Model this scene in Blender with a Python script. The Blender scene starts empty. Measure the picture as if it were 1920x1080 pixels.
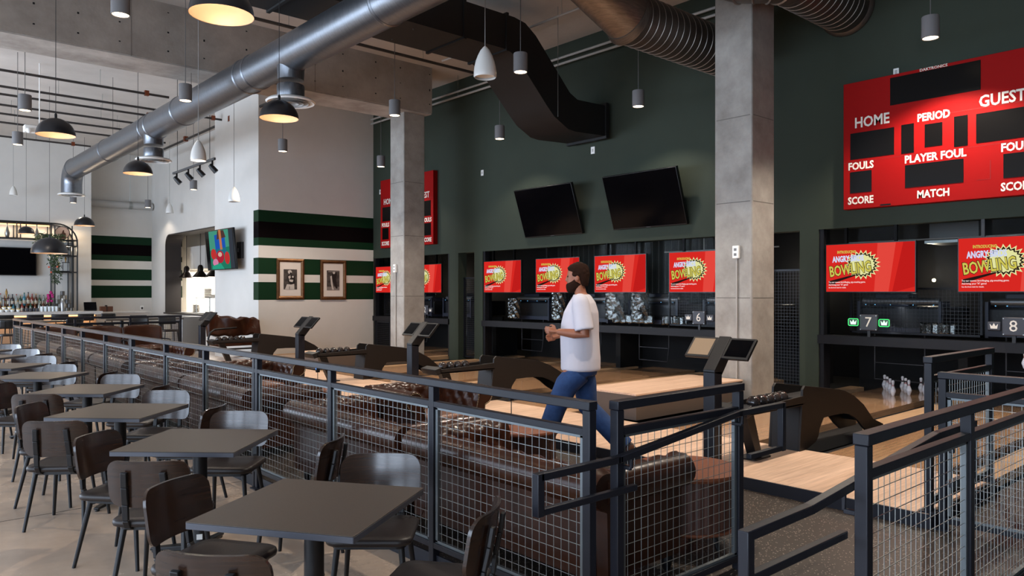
import bpy, math, random
from mathutils import Vector, Matrix
C = bpy.context.scene.collection
R = random.Random(7)
rad = math.radians
# ------------------------------------------------------------------ camera
SC = bpy.context.scene
cam = bpy.data.objects.new('camera', bpy.data.cameras.new('camera'))
C.objects.link(cam)
cam.location = (0, 0, 1.62)
cam.rotation_euler = (rad(90), 0, rad(-41.7))
cam.data.sensor_width = 36
cam.data.lens = 36 * 1415 / 1920
cam.data.shift_y = 10 / 1920
cam.data.clip_start = .05
cam.data.clip_end = 200
SC.camera = cam
# ------------------------------------------------------------------ world, daylight, exposure
SC.view_settings.view_transform = 'Standard'
SC.view_settings.look = 'None'
SC.view_settings.gamma = 1
SC.view_settings.use_curve_mapping = False
SC.view_settings.exposure = 0.0
W = bpy.data.worlds.new('daylight'); SC.world = W; W.use_nodes = True
bg = W.node_tree.nodes['Background']
bg.inputs[0].default_value = (.62, .78, 1.0, 1); bg.inputs[1].default_value = .5
WINDOWS = [(-3.4, 46), (.4, 38), (4.2, 26), (8.0, 28), (11.8, 30), (15.6, 46), (19.4, 84), (23.2, 84)]   # daylight through each window on the left
for i, (wy, pw) in enumerate(WINDOWS):
    L = bpy.data.lights.new('window_daylight', 'AREA'); L.shape = 'RECTANGLE'
    L.size = 3.3; L.size_y = 4.0; L.energy = pw * 9.0; L.color = (.68, .81, 1.0)
    o = bpy.data.objects.new('window_daylight', L); C.objects.link(o)
    o.location = (-5.75, wy, 2.4); o.rotation_euler = (rad(90), 0, rad(-90))
CANW = 600; DOMEW = 5.5      # watts of the cylinder and dome pendants
SC.cycles.max_bounces = 7
SC.cycles.diffuse_bounces = 4
SC.cycles.glossy_bounces = 4
SC.cycles.transmission_bounces = 6
SC.cycles.transparent_max_bounces = 8
SC.cycles.sample_clamp_indirect = 6
SC.cycles.caustics_reflective = False
SC.cycles.caustics_refractive = False
# ------------------------------------------------------------------ helpers
def srgb(c):
    f = lambda v: (v / 255) / 12.92 if v / 255 <= .04045 else ((v / 255 + .055) / 1.055) ** 2.4
    return (f(c[0]), f(c[1]), f(c[2]), 1)
MATS = {}
def mat(name, col, rough=.5, metal=0., spec=.5, var=None, scale=4., bump=0., bscale=60., emit=0., coat=0., stretch=(1, 1, 1), detail=5, rvar=0., trans=0., ior=1.45, sheen=0.):
    if name in MATS: return MATS[name]
    m = bpy.data.materials.new(name); m.use_nodes = True
    nt = m.node_tree; b = nt.nodes['Principled BSDF']
    I = b.inputs
    I['Base Color'].default_value = srgb(col); I['Roughness'].default_value = rough
    I['Metallic'].default_value = metal; I['Specular IOR Level'].default_value = spec
    I['Coat Weight'].default_value = coat; I['IOR'].default_value = ior
    I['Transmission Weight'].default_value = trans
    if emit:
        I['Emission Color'].default_value = srgb(col); I['Emission Strength'].default_value = emit
    if var or bump or rvar:
        tc = nt.nodes.new('ShaderNodeTexCoord'); mp = nt.nodes.new('ShaderNodeMapping')
        mp.inputs['Scale'].default_value = stretch
        nt.links.new(tc.outputs['Object'], mp.inputs[0])
    if var or rvar:
        n = nt.nodes.new('ShaderNodeTexNoise'); n.inputs['Scale'].default_value = scale
        n.inputs['Detail'].default_value = detail; n.inputs['Roughness'].default_value = .65
        nt.links.new(mp.outputs[0], n.inputs['Vector'])
        r = nt.nodes.new('ShaderNodeValToRGB')
        r.color_ramp.elements[0].position = .3; r.color_ramp.elements[1].position = .7
        nt.links.new(n.outputs['Fac'], r.inputs[0])
        if var:
            r.color_ramp.elements[0].color = srgb(var); r.color_ramp.elements[1].color = srgb(col)
            nt.links.new(r.outputs[0], I['Base Color'])
        if rvar:
            mr = nt.nodes.new('ShaderNodeMapRange'); mr.inputs['To Min'].default_value = rough - rvar; mr.inputs['To Max'].default_value = rough + rvar
            nt.links.new(n.outputs['Fac'], mr.inputs['Value']); nt.links.new(mr.outputs[0], I['Roughness'])
    if bump:
        n2 = nt.nodes.new('ShaderNodeTexNoise'); n2.inputs['Scale'].default_value = bscale; n2.inputs['Detail'].default_value = 4
        nt.links.new(mp.outputs[0], n2.inputs['Vector'])
        bp = nt.nodes.new('ShaderNodeBump'); bp.inputs['Strength'].default_value = bump; bp.inputs['Distance'].default_value = .01
        nt.links.new(n2.outputs['Fac'], bp.inputs['Height']); nt.links.new(bp.outputs[0], I['Normal'])
    MATS[name] = m
    return m
def glow(name, col, s):
    if name in MATS: return MATS[name]
    m = bpy.data.materials.new(name); m.use_nodes = True; nt = m.node_tree
    nt.nodes.remove(nt.nodes['Principled BSDF'])
    e = nt.nodes.new('ShaderNodeEmission'); e.inputs[0].default_value = srgb(col); e.inputs[1].default_value = s
    nt.links.new(e.outputs[0], nt.nodes['Material Output'].inputs[0])
    MATS[name] = m
    return m
def root_loc(o):
    v = Vector((0, 0, 0))
    while o is not None:
        v += o.location; o = o.parent
    return v
class MB:
    def __init__(s): s.v = []; s.f = []; s.mi = []; s.M = None
    def add(s, vs, fs, m=0):
        n = len(s.v)
        if s.M is not None: vs = [tuple(s.M @ Vector(p)) for p in vs]
        s.v += [tuple(p) for p in vs]; s.f += [tuple(i + n for i in f) for f in fs]; s.mi += [m] * len(fs)
        return s
    def box(s, x0, y0, z0, x1, y1, z1, m=0):
        vs = [(x, y, z) for z in (z0, z1) for y in (y0, y1) for x in (x0, x1)]
        return s.add(vs, [(0, 2, 3, 1), (4, 5, 7, 6), (0, 1, 5, 4), (2, 6, 7, 3), (0, 4, 6, 2), (1, 3, 7, 5)], m)
    def bar(s, p, q, w, h, m=0, up=(0, 0, 1)):
        p = Vector(p); q = Vector(q); d = (q - p).normalized(); u = Vector(up)
        a = d.cross(u)
        if a.length < 1e-4: a = d.cross(Vector((1, 0, 0)))
        a.normalize(); b = a.cross(d).normalized()
        vs = []
        for e in (p, q):
            for i, j in ((-1, -1), (1, -1), (1, 1), (-1, 1)): vs.append(tuple(e + a * (w / 2 * i) + b * (h / 2 * j)))
        return s.add(vs, [(0, 3, 2, 1), (4, 5, 6, 7), (0, 1, 5, 4), (1, 2, 6, 5), (2, 3, 7, 6), (3, 0, 4, 7)], m)
    def tube(s, pts, r, n=10, m=0, caps=True, flat=1.):
        pts = [Vector(p) for p in pts]; k = len(pts)
        rs = r if isinstance(r, (list, tuple)) else [r] * k
        vs = []; fs = []; a = None
        for i, p in enumerate(pts):
            d = (pts[min(i + 1, k - 1)] - pts[max(i - 1, 0)]).normalized()
            if a is None:
                a = d.cross(Vector((0, 0, 1)))
                if a.length < 1e-3: a = d.cross(Vector((1, 0, 0)))
            else: a = a - d * a.dot(d)
            a.normalize(); b = d.cross(a)
            for j in range(n):
                t = 2 * math.pi * j / n
                vs.append(tuple(p + (a * math.cos(t) + b * math.sin(t) * flat) * rs[i]))
        for i in range(k - 1):
            for j in range(n):
                fs.append((i * n + j, i * n + (j + 1) % n, (i + 1) * n + (j + 1) % n, (i + 1) * n + j))
        if caps: fs += [tuple(range(n))[::-1], tuple(range((k - 1) * n, k * n))]
        return s.add(vs, fs, m)
    def lathe(s, prof, n=24, c=(0, 0, 0), m=0, caps=True):
        vs = []; fs = []; k = len(prof)
        for r, z in prof:
            for j in range(n):
                t = 2 * math.pi * j / n; vs.append((c[0] + r * math.cos(t), c[1] + r * math.sin(t), c[2] + z))
        for i in range(k - 1):
            for j in range(n): fs.append((i * n + j, i * n + (j + 1) % n, (i + 1) * n + (j + 1) % n, (i + 1) * n + j))
        if caps:
            if prof[0][0] > 1e-5: fs.append(tuple(range(n))[::-1])
            if prof[-1][0] > 1e-5: fs.append(tuple(range((k - 1) * n, k * n)))
        return s.add(vs, fs, m)
    def prism(s, poly, a, b, ax='y', m=0):
        n = len(poly)
        P = {'y': lambda p, t: (p[0], t, p[1]), 'x': lambda p, t: (t, p[0], p[1]), 'z': lambda p, t: (p[0], p[1], t)}[ax]
        vs = [P(p, a) for p in poly] + [P(p, b) for p in poly]
        fs = [tuple(range(n))[::-1], tuple(range(n, 2 * n))] + [(i, (i + 1) % n, n + (i + 1) % n, n + i) for i in range(n)]
        return s.add(vs, fs, m)
    def ball(s, c, r, n=16, k=10, m=0, sz=1.):
        return s.lathe([(max(1e-6, r * math.sin(math.pi * i / k)), -r * sz * math.cos(math.pi * i / k)) for i in range(k + 1)], n, c, m, False)
    def grid(s, fn, nu, nv, m=0):
        vs = [fn(i / nu, j / nv) for i in range(nu + 1) for j in range(nv + 1)]
        return s.add(vs, [(i * (nv + 1) + j, (i + 1) * (nv + 1) + j, (i + 1) * (nv + 1) + j + 1, i * (nv + 1) + j + 1) for i in range(nu) for j in range(nv)], m)
    def loft(s, secs, n=16, m=0):   # secs: (center, ax vector, ay vector)
        vs = []; k = len(secs)
        for c, a, b in secs:
            c = Vector(c); a = Vector(a); b = Vector(b)
            for j in range(n):
                t = 2 * math.pi * j / n; vs.append(tuple(c + a * math.cos(t) + b * math.sin(t)))
        fs = [(i * n + j, i * n + (j + 1) % n, (i + 1) * n + (j + 1) % n, (i + 1) * n + j) for i in range(k - 1) for j in range(n)]
        fs += [tuple(range(n))[::-1], tuple(range((k - 1) * n, k * n))]
        return s.add(vs, fs, m)
    def build(s, name, mats, parent=None, bevel=0., smooth=35., seg=2, remesh=0., solid=0., sub=0):
        me = bpy.data.meshes.new(name); o = bpy.data.objects.new(name, me)
        off = root_loc(parent) if parent is not None else Vector((0, 0, 0))
        if parent is not None: o.parent = parent
        vs = [(p[0] - off.x, p[1] - off.y, p[2] - off.z) for p in s.v]
        me.from_pydata(vs, [], s.f); me.update()
        for mm in (mats if isinstance(mats, (list, tuple)) else [mats]): me.materials.append(mm)
        if any(s.mi): me.polygons.foreach_set('material_index', s.mi)
        if smooth:
            me.polygons.foreach_set('use_smooth', [True] * len(me.polygons))
            me.set_sharp_from_angle(angle=rad(smooth))
        C.objects.link(o)
        if solid:
            k = o.modifiers.new('thickness', 'SOLIDIFY'); k.thickness = solid; k.offset = 0
        if bevel:
            k = o.modifiers.new('soft_edges', 'BEVEL'); k.width = bevel; k.segments = seg; k.limit_method = 'ANGLE'; k.angle_limit = rad(40); k.harden_normals = False
        if remesh:
            k = o.modifiers.new('one_skin', 'REMESH'); k.mode = 'VOXEL'; k.voxel_size = remesh; k.use_smooth_shade = True
            k = o.modifiers.new('relax', 'SMOOTH'); k.iterations = 5; k.factor = .5
        if sub:
            k = o.modifiers.new('round', 'SUBSURF'); k.levels = sub; k.render_levels = sub
        return o
def thing(name, label, cat, loc=(0, 0, 0), group=None, rz=0.):
    o = bpy.data.objects.new(name, None); C.objects.link(o); o.location = loc; o.rotation_euler = (0, 0, rz)
    o.empty_display_size = .1; o['label'] = label; o['category'] = cat
    if group: o['group'] = group
    return o
def tag(o, label, cat, group=None):
    o['label'] = label; o['category'] = cat
    if group: o['group'] = group
    return o
def struct(o): o['kind'] = 'structure'; return o
def kids(o): return [c for c in bpy.data.objects if c.parent is o]
def copy_tree(o, parent=None):
    ch = list(o.children)
    c = o.copy(); C.objects.link(c)
    if parent is not None: c.parent = parent
    for k in ch: copy_tree(k, c)
    return c
def dup(o, loc, rz=0., label=None, group=None):
    c = copy_tree(o); c.location = loc; c.rotation_euler = (0, 0, rz)
    if label: c['label'] = label
    if group: c['group'] = group
    return c
def text(s, size, loc, face, m, parent, name='lettering', xs=1., bold=0., align='CENTER', ext=.001, label=None, shear=0., tilt=0., fit=0.):
    cu = bpy.data.curves.new(name, 'FONT'); cu.body = s; cu.size = size; cu.align_x = align; cu.align_y = 'CENTER'
    cu.extrude = ext; cu.offset = bold; cu.resolution_u = 2; cu.shear = shear
    cu.materials.append(m)
    tmp = bpy.data.objects.new(name, cu); C.objects.link(tmp)
    me = bpy.data.meshes.new_from_object(tmp.evaluated_get(bpy.context.evaluated_depsgraph_get())); me.name = name
    bpy.data.objects.remove(tmp); bpy.data.curves.remove(cu)
    if fit:
        xsn = [v.co.x for v in me.vertices]; xs = fit / (max(xsn) - min(xsn))
    B = Matrix(((0, 0, -1), (-1, 0, 0), (0, 1, 0))) if face == '-x' else Matrix(((1, 0, 0), (0, 0, -1), (0, 1, 0)))
    cr, sr = math.cos(tilt), math.sin(tilt); off = Vector(loc) - root_loc(parent)
    for v in me.vertices:
        x, y = v.co.x * xs, v.co.y
        v.co = B @ Vector((x * cr - y * sr, x * sr + y * cr, v.co.z)) + off
    o = bpy.data.objects.new(name, me); C.objects.link(o); o.parent = parent
    return o
def lamp(kind, loc, energy, col, parent=None, size=.05, spot=100, blend=.7, rot=(0, 0, 0)):
    L = bpy.data.lights.new('lamp_light', kind); L.energy = energy; L.color = col
    if kind == 'SPOT': L.spot_size = rad(spot); L.spot_blend = blend; L.shadow_soft_size = size
    elif kind == 'POINT': L.shadow_soft_size = size
    o = bpy.data.objects.new('lamp_light', L); C.objects.link(o)
    o.location = loc; o.rotation_euler = rot
    if parent is not None:
        o.parent = parent; o.location = Vector(loc) - root_loc(parent)
    return o
# ------------------------------------------------------------------ materials
def concrete(name, c1, c2, scale=1.3, rough=.85, stain=None, lines=0):
    m = mat(name, c1, rough, var=c2, scale=scale, bump=.25, bscale=22, detail=9)
    return m
M_beam = concrete('beam_concrete', (172, 163, 153), (130, 122, 114), .9)
M_beamlow = concrete('beam_soffit_concrete', (186, 180, 172), (138, 130, 122), 1.6)
M_col = concrete('column_concrete', (172, 168, 161), (134, 129, 122), 2.2)
M_ceil = concrete('ceiling_plaster', (210, 203, 195), (190, 183, 175), .6)
M_white = mat('white_wall_paint', (214, 210, 203), .75, var=(206, 202, 195), scale=.8)
M_green = mat('dark_green_wall_paint', (55, 63, 53), .75, var=(51, 58, 49), scale=.7, spec=.25)
M_stripe = mat('green_stripe_paint', (12, 46, 25), .6, spec=.2)
M_stripe_dark = mat('dark_maroon_stripe_paint', (12, 7, 8), .7, spec=.05)
M_black = mat('black_powder_coat', (20, 20, 22), .42)
M_blackm = mat('matt_black', (11, 11, 12), .8)
M_void = mat('unlit_black', (6, 6, 7), .9)
M_steel = mat('dark_blue_grey_steel', (30, 31, 38), .40, spec=.4, rvar=.06, scale=30)
M_galv = mat('galvanised_wire', (165, 170, 168), .35, metal=.85)
M_galvframe = mat('galvanised_frame', (120, 126, 128), .45, metal=.7)
M_duct = mat('galvanised_duct', (134, 137, 142), .36, metal=.9, var=(108, 112, 118), scale=9, stretch=(1, 14, 1), bump=.12, bscale=14)
M_ductx = mat('spiral_duct_steel', (112, 106, 100), .45, metal=.85, var=(84, 79, 75), scale=7, stretch=(14, 1, 1))
M_blackduct = mat('black_painted_duct', (17, 16, 16), .62, var=(12, 12, 12), scale=3)
M_grey = mat('textured_grey_lamp', (116, 114, 114), .75, bump=.2, bscale=120)
M_gold = mat('gold_lining', (192, 164, 138), .5, metal=.35)
M_dome = mat('dome_black_enamel', (24, 24, 28), .36, spec=.6)
M_glassw = mat('white_opal_glass', (222, 220, 214), .35)
M_wire = mat('black_cord', (34, 33, 33), .6)
M_wiregrey = mat('grey_cord', (96, 94, 92), .6)
M_wirew = mat('pale_cord', (150, 148, 145), .6)
M_lampdisc = glow('warm_lamp_lens', (255, 226, 186), 9)
M_bulb = glow('warm_bulb', (255, 214, 168), 4)
M_top = mat('grey_laminate_top', (82, 72, 63), .42, var=(75, 66, 58), scale=60, spec=.45)
M_edge = mat('grey_laminate_edge', (76, 78, 86), .4)
M_vinyl = mat('dark_brown_vinyl', (40, 33, 31), .42, bump=.1, bscale=160)
M_leather = mat('brown_leather', (66, 35, 21), .28, var=(44, 23, 14), scale=5, bump=.03, bscale=110, spec=.38)
M_leather2 = mat('worn_brown_leather', (124, 72, 42), .42, var=(80, 45, 26), scale=4, bump=.06, bscale=90)
M_nail = mat('brass_nail', (190, 170, 140), .3, metal=1)
M_red = mat('scoreboard_red', (148, 13, 12), .6, spec=.12)
M_score = mat('scoreboard_window', (13, 11, 10), .3, spec=.15)
M_ink = mat('white_lettering', (226, 220, 208), .6)
M_tv = mat('black_screen_glass', (5, 5, 7), .12, spec=.12)
M_tvb = mat('black_screen_bezel', (12, 12, 13), .35)
M_plastw = mat('white_plastic', (240, 239, 234), .4)
M_pin = mat('pin_white', (226, 226, 232), .2)
M_pinred = mat('pin_red', (150, 25, 25), .3)
M_ballm = mat('bowling_ball_dark', (30, 27, 27), .14, var=(58, 50, 47), scale=12, coat=.4)
M_foil = mat('crinkled_foil', (170, 172, 170), .22, metal=1, bump=1.0, bscale=26)
M_curtain = mat('grey_pleated_curtain', (82, 84, 80), .7)
M_drumtop = mat('red_brown_wood', (132, 78, 52), .4, var=(104, 58, 38), scale=6, stretch=(1, 10, 1))
M_drum = mat('fluted_walnut', (92, 60, 48), .5, var=(72, 46, 38), scale=6, stretch=(8, 8, 1))
M_stone = mat('pale_stone_counter', (206, 202, 196), .3, var=(186, 182, 176), scale=5)
M_stainless = mat('brushed_stainless', (150, 150, 150), .38, metal=.8)
M_copper = mat('copper_fitting', (130, 70, 45), .4, metal=.6)
M_pipe = mat('dark_pipe', (52, 48, 46), .5)
M_pipel = mat('light_pipe', (170, 166, 160), .5)
def woodmat(name, cols, px, plank, rough, dark_gap=.0, coat=0.):
    # strips run along X; colour changes per strip and in short lengths
    m = bpy.data.materials.new(name); m.use_nodes = True; nt = m.node_tree; b = nt.nodes['Principled BSDF']
    tc = nt.nodes.new('ShaderNodeTexCoord'); br = nt.nodes.new('ShaderNodeTexBrick')
    br.inputs['Scale'].default_value = 1; br.inputs['Brick Width'].default_value = px; br.inputs['Row Height'].default_value = plank
    br.inputs['Mortar Size'].default_value = .0006; br.inputs['Mortar Smooth'].default_value = 1
    br.offset = .37; br.inputs['Bias'].default_value = 0
    br.inputs['Color1'].default_value = srgb(cols[0]); br.inputs['Color2'].default_value = srgb(cols[1]); br.inputs['Mortar'].default_value = srgb(cols[2])
    nt.links.new(tc.outputs['Object'], br.inputs['Vector'])
    mp = nt.nodes.new('ShaderNodeMapping'); mp.inputs['Scale'].default_value = (1.2, 26, 26); nt.links.new(tc.outputs['Object'], mp.inputs[0])
    n = nt.nodes.new('ShaderNodeTexNoise'); n.inputs['Scale'].default_value = 2.5; n.inputs['Detail'].default_value = 6; nt.links.new(mp.outputs[0], n.inputs['Vector'])
    mx = nt.nodes.new('ShaderNodeMix'); mx.data_type = 'RGBA'; mx.blend_type = 'MULTIPLY'
    r = nt.nodes.new('ShaderNodeValToRGB'); r.color_ramp.elements[0].color = (.62, .58, .54, 1); r.color_ramp.elements[1].color = (1, 1, 1, 1)
    r.color_ramp.elements[0].position = .3; r.color_ramp.elements[1].position = .65
    nt.links.new(n.outputs['Fac'], r.inputs[0])
    mx.inputs['Factor'].default_value = .72
    nt.links.new(br.outputs['Color'], mx.inputs['A']); nt.links.new(r.outputs[0], mx.inputs['B'])
    nt.links.new(mx.outputs['Result'], b.inputs['Base Color'])
    b.inputs['Roughness'].default_value = rough; b.inputs['Coat Weight'].default_value = coat; b.inputs['Coat Roughness'].default_value = .06
    return m
M_approach = woodmat('pale_maple_approach', ((236, 202, 176), (220, 184, 156), (180, 144, 118)), 1.9, .028, .4)
M_lane = woodmat('varnished_maple_lane', ((206, 164, 126), (192, 148, 110), (140, 104, 76)), 2.3, .026, .14, coat=.5)
M_cap = woodmat('pale_lane_capping', ((216, 178, 140), (206, 168, 130), (180, 140, 110)), 3, .2, .3)
def grainwood(name, c1, c2, rough, spec=.5, ax='z'):
    m = bpy.data.materials.new(name); m.use_nodes = True; nt = m.node_tree; b = nt.nodes['Principled BSDF']
    tc = nt.nodes.new('ShaderNodeTexCoord'); mp = nt.nodes.new('ShaderNodeMapping'); mp.inputs['Scale'].default_value = (1.2, 1.2, 30) if ax == 'z' else (30, 1.2, 1.2)
    nt.links.new(tc.outputs['Object'], mp.inputs[0])
    n = nt.nodes.new('ShaderNodeTexNoise'); n.inputs['Scale'].default_value = 3; n.inputs['Detail'].default_value = 8; n.inputs['Distortion'].default_value = .6
    nt.links.new(mp.outputs[0], n.inputs['Vector'])
    r = nt.nodes.new('ShaderNodeValToRGB'); r.color_ramp.elements[0].position = .35; r.color_ramp.elements[1].position = .62
    r.color_ramp.elements[0].color = srgb(c2); r.color_ramp.elements[1].color = srgb(c1)
    nt.links.new(n.outputs['Fac'], r.inputs[0]); nt.links.new(r.outputs[0], b.inputs['Base Color'])
    mr = nt.nodes.new('ShaderNodeMapRange'); mr.inputs['To Min'].default_value = rough + .12; mr.inputs['To Max'].default_value = rough - .05
    nt.links.new(n.outputs['Fac'], mr.inputs['Value']); nt.links.new(mr.outputs[0], b.inputs['Roughness'])
    b.inputs['Specular IOR Level'].default_value = spec; b.inputs['Coat Weight'].default_value = .22; b.inputs['Coat Roughness'].default_value = .14
    return m
M_chairwood = grainwood('dark_walnut_ply', (54, 36, 26), (34, 22, 16), .21, .6)
def floor_polished():
    m = mat('polished_concrete_floor', (210, 187, 165), .26, var=(180, 159, 140), scale=1.1, detail=8, rvar=.1, spec=.5)
    return m
M_floor = floor_polished()
def terrazzo():
    m = bpy.data.materials.new('dark_terrazzo'); m.use_nodes = True; nt = m.node_tree; b = nt.nodes['Principled BSDF']
    tc = nt.nodes.new('ShaderNodeTexCoord')
    v = nt.nodes.new('ShaderNodeTexVoronoi'); v.inputs['Scale'].default_value = 58; nt.links.new(tc.outputs['Object'], v.inputs['Vector'])
    r = nt.nodes.new('ShaderNodeValToRGB'); e = r.color_ramp.elements
    e[0].position = .22; e[0].color = srgb((168, 156, 140)); e[1].position = .28; e[1].color = srgb((58, 50, 44))
    nt.links.new(v.outputs['Distance'], r.inputs[0])
    v2 = nt.nodes.new('ShaderNodeTexVoronoi'); v2.inputs['Scale'].default_value = 58; nt.links.new(tc.outputs['Object'], v2.inputs['Vector'])
    gt = nt.nodes.new('ShaderNodeMath'); gt.operation = 'GREATER_THAN'; gt.inputs[1].default_value = .42
    sep = nt.nodes.new('ShaderNodeSeparateColor'); nt.links.new(v2.outputs['Color'], sep.inputs[0]); nt.links.new(sep.outputs[0], gt.inputs[0])
    mx = nt.nodes.new('ShaderNodeMix'); mx.data_type = 'RGBA'
    mx.inputs['A'].default_value = srgb((58, 50, 44)); nt.links.new(r.outputs[0], mx.inputs['B']); nt.links.new(gt.outputs[0], mx.inputs['Factor'])
    nt.links.new(mx.outputs['Result'], b.inputs['Base Color']); b.inputs['Roughness'].default_value = .42
    return m
M_terr = terrazzo()
M_fascia = mat('approach_fascia', (30, 33, 42), .5)
# ================================================================== SETTING
LANES = [2.86, 4.62, 7.46, 9.22, 10.96, 12.7, 15.5, 17.2]      # lane centres, lane eight first
# --- floors
b = MB(); b.box(-6, -5.5, -.3, 2.77, 31, -.1); b.box(2.77, 19, -.3, 11.4, 31, -.1)
for yy in (-2.2, 2.3, 6.8, 11.3, 15.8): b.box(-6, yy, -.1, 2.77, yy + .006, -.0985, 1)
for xx in (-3.4, -.1): b.box(xx, -5.5, -.1, xx + .006, 31, -.0985, 1)
struct(b.build('floor', [M_floor, mat('floor_joint', (70, 64, 58), .8)]))
b = MB()
b.box(2.77, 2.44, -.3, 5.6, 19, 0); b.box(3.98, 1.28, -.3, 5.6, 2.44, 0); b.box(2.77, -5.5, -.3, 11.4, 1.28, 0); b.box(5.6, 1.28, -.3, 7.0, 1.97, 0)
b.box(7.0, 1.28, -.3, 11.4, 1.97, 0); b.box(5.6, 18.05, -.3, 11.4, 19, 0)
struct(b.build('floor_lounge', M_terr))
b = MB(); b.prism([(2.77, -.3), (3.98, -.3), (3.98, 0), (2.77, -.1)], 1.28, 2.44)
struct(b.build('floor_ramp', M_terr))
b = MB(); b.box(2.755, 2.44, -.1, 2.769, 19, 0); b.box(2.755, -5.5, -.1, 2.769, 1.28, 0)
struct(b.build('trim_1', M_fascia))
b = MB(); b.box(5.6, 1.97, 0, 7.0, 18.05, .1); struct(b.build('floor_approach', M_approach))
b = MB(); b.box(5.585, 1.955, 0, 5.6, 18.05, .098); b.box(5.6, 1.955, 0, 7.0, 1.97, .098); struct(b.build('trim_2', M_fascia))
b = MB(); b.box(7.0, 1.97, -.3, 12.7, 18.05, .02); struct(b.build('floor_gutters', M_blackm))
b = MB(); b2 = MB()
for y in LANES: b.box(7.004, y - .5, .02, 12.6, y + .5, .1)
for y in (9.97, 13.45, 1.98, 14.75, 5.34, 6.72): b2.box(7.004, y, .02, 12.4, y + .22, .1)
for y in (3.74, 8.34, 11.83, 16.35): b2.box(8.95, y - .13, .02, 12.4, y + .13, .1)
b2.box(7.004, 17.9, .02, 12.4, 18.04, .1)
struct(b.build('floor_lanes', M_lane)); struct(b2.build('floor_capping', M_cap))
# --- raised dividers between the lane pairs, by the columns
for y0, y1, lb in ((5.74, 6.62, 'low raised divider with wood top at the base of the nearer concrete column'), (13.75, 14.7, 'low raised divider with wood top at the base of the far concrete column')):
    t = thing('lane_divider', lb, 'platform', (7.1, y0, .1), 'raised lane dividers')
    x1 = 9.43 if y0 < 9 else 9.33; MB().box(7.1, y0, .1, x1, y1, .395).build('body', mat('divider_grey_brown', (92, 80, 72), .6), t)
    MB().box(7.09, y0 - .01, .395, x1, y1 + .01, .415).build('top', M_approach, t)
# --- green back wall with its openings
b = MB()
b.box(11, -5.5, 2.58, 11.25, 18.1, 6.7); b.box(11, -5.5, 0, 11.25, 1.2, 2.58)
for y0, y1 in ((5.41, 5.71), (6.3, 6.6), (13.36, 13.66), (14.27, 14.63)): b.box(11, y0, 0, 11.25, y1, 2.58)
struct(b.build('wall_back', M_green))
OPEN = [(1.2, 5.41), (6.6, 13.36), (14.63, 18.08)]
b = MB()
for y0, y1 in OPEN:
    b.box(10.96, y0, .87, 11.2, y1, 1.0)
    for ye in (y0, y1 - .07): b.box(11.02, ye, .1, 11.22, ye + .07, 2.58)
struct(b.build('trim_3', mat('mask_ledge', (20, 20, 24), .5, spec=.3)))
b = MB()
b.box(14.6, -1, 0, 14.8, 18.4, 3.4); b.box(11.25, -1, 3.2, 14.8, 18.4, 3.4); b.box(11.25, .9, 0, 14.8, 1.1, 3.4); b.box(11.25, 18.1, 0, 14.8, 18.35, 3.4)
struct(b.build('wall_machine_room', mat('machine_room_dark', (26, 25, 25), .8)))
b = MB(); b.box(12.7, .9, -.3, 14.8, 18.35, 0); struct(b.build('floor_machine_room', M_blackm))
b = MB()
for y0, y1 in OPEN: b.box(12.62, y0 - .1, 0, 12.68, y1 + .1, 1.02)
for y in (3.74, 6.0, 10.09, 14.0): b.box(11.9, y - .06, .1, 12.6, y + .06, .95)
struct(b.build('wall_pit_curtains', M_void))
# glossy clear mask sheet above the ledge of each opening
gl = bpy.data.materials.new('clear_mask_sheet'); gl.use_nodes = True; nt = gl.node_tree; nt.nodes.remove(nt.nodes['Principled BSDF'])
tr = nt.nodes.new('ShaderNodeBsdfTransparent'); gs = nt.nodes.new('ShaderNodeBsdfGlossy'); gs.inputs['Roughness'].default_value = .03; mx = nt.nodes.new('ShaderNodeMixShader'); fr = nt.nodes.new('ShaderNodeFresnel'); fr.inputs[0].default_value = 1.06
tr.inputs[0].default_value = (.86, .87, .87, 1)
nt.links.new(fr.outputs[0], mx.inputs[0]); nt.links.new(tr.outputs[0], mx.inputs[1]); nt.links.new(gs.outputs[0], mx.inputs[2]); nt.links.new(mx.outputs[0], nt.nodes['Material Output'].inputs[0])
for i, (y0, y1) in enumerate(OPEN):
    o = MB().box(11.13, y0 + .07, 1.0, 11.136, y1 - .07, 2.58).build('window_%d' % (i + 1), gl); struct(o)
# --- striped white end wall, pier, kitchen wall, far wall, bar wall
def bands(b, x0, x1, y0, y1, z0, z1):
    zs = [(z0, 1.455, 0), (1.455, 1.9, 1), (1.9, 2.1, 0), (2.1, 2.505, 1), (2.505, 2.81, 0), (2.81, 3.005, 1), (3.005, 3.405, 2), (3.405, 3.69, 1), (3.69, z1, 0)]
    for a, c, m in zs: b.box(x0, y0, a, x1, y1, c, m)
b = MB(); bands(b, 7.73, 11.0, 18.1, 18.4, 0, 6.7); struct(b.build('wall_end', [M_white, M_stripe, M_stripe_dark]))
b = MB(); b.box(7.73, 18.4, -.1, 8.95, 21.0, 6.7); struct(b.build('wall_pier', M_white))
b = MB()
b.box(8.7, 21, -.1, 8.95, 23, 6.7); b.box(8.7, 28.3, -.1, 8.95, 30, 6.7); b.box(8.7, 23, -.1, 8.95, 28.3, .95); b.box(8.7, 23, 3.7, 8.95, 28.3, 6.7)
b.prism([(28.3, 3.7)] + [(27.9 + .4 * math.sin(t), 3.3 + .4 * math.cos(t)) for t in [math.pi / 2 * k / 8 for k in range(8, -1, -1)]], 8.7, 8.95, 'x')
struct(b.build('wall_kitchen', M_white))
b = MB(); arc = [(27.9 + .4 * math.sin(t), 3.3 + .4 * math.cos(t)) for t in [math.pi / 2 * k / 8 for k in range(9)]]
pth = [(23, 3.7)] + arc + [(28.3, .95)]
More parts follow.
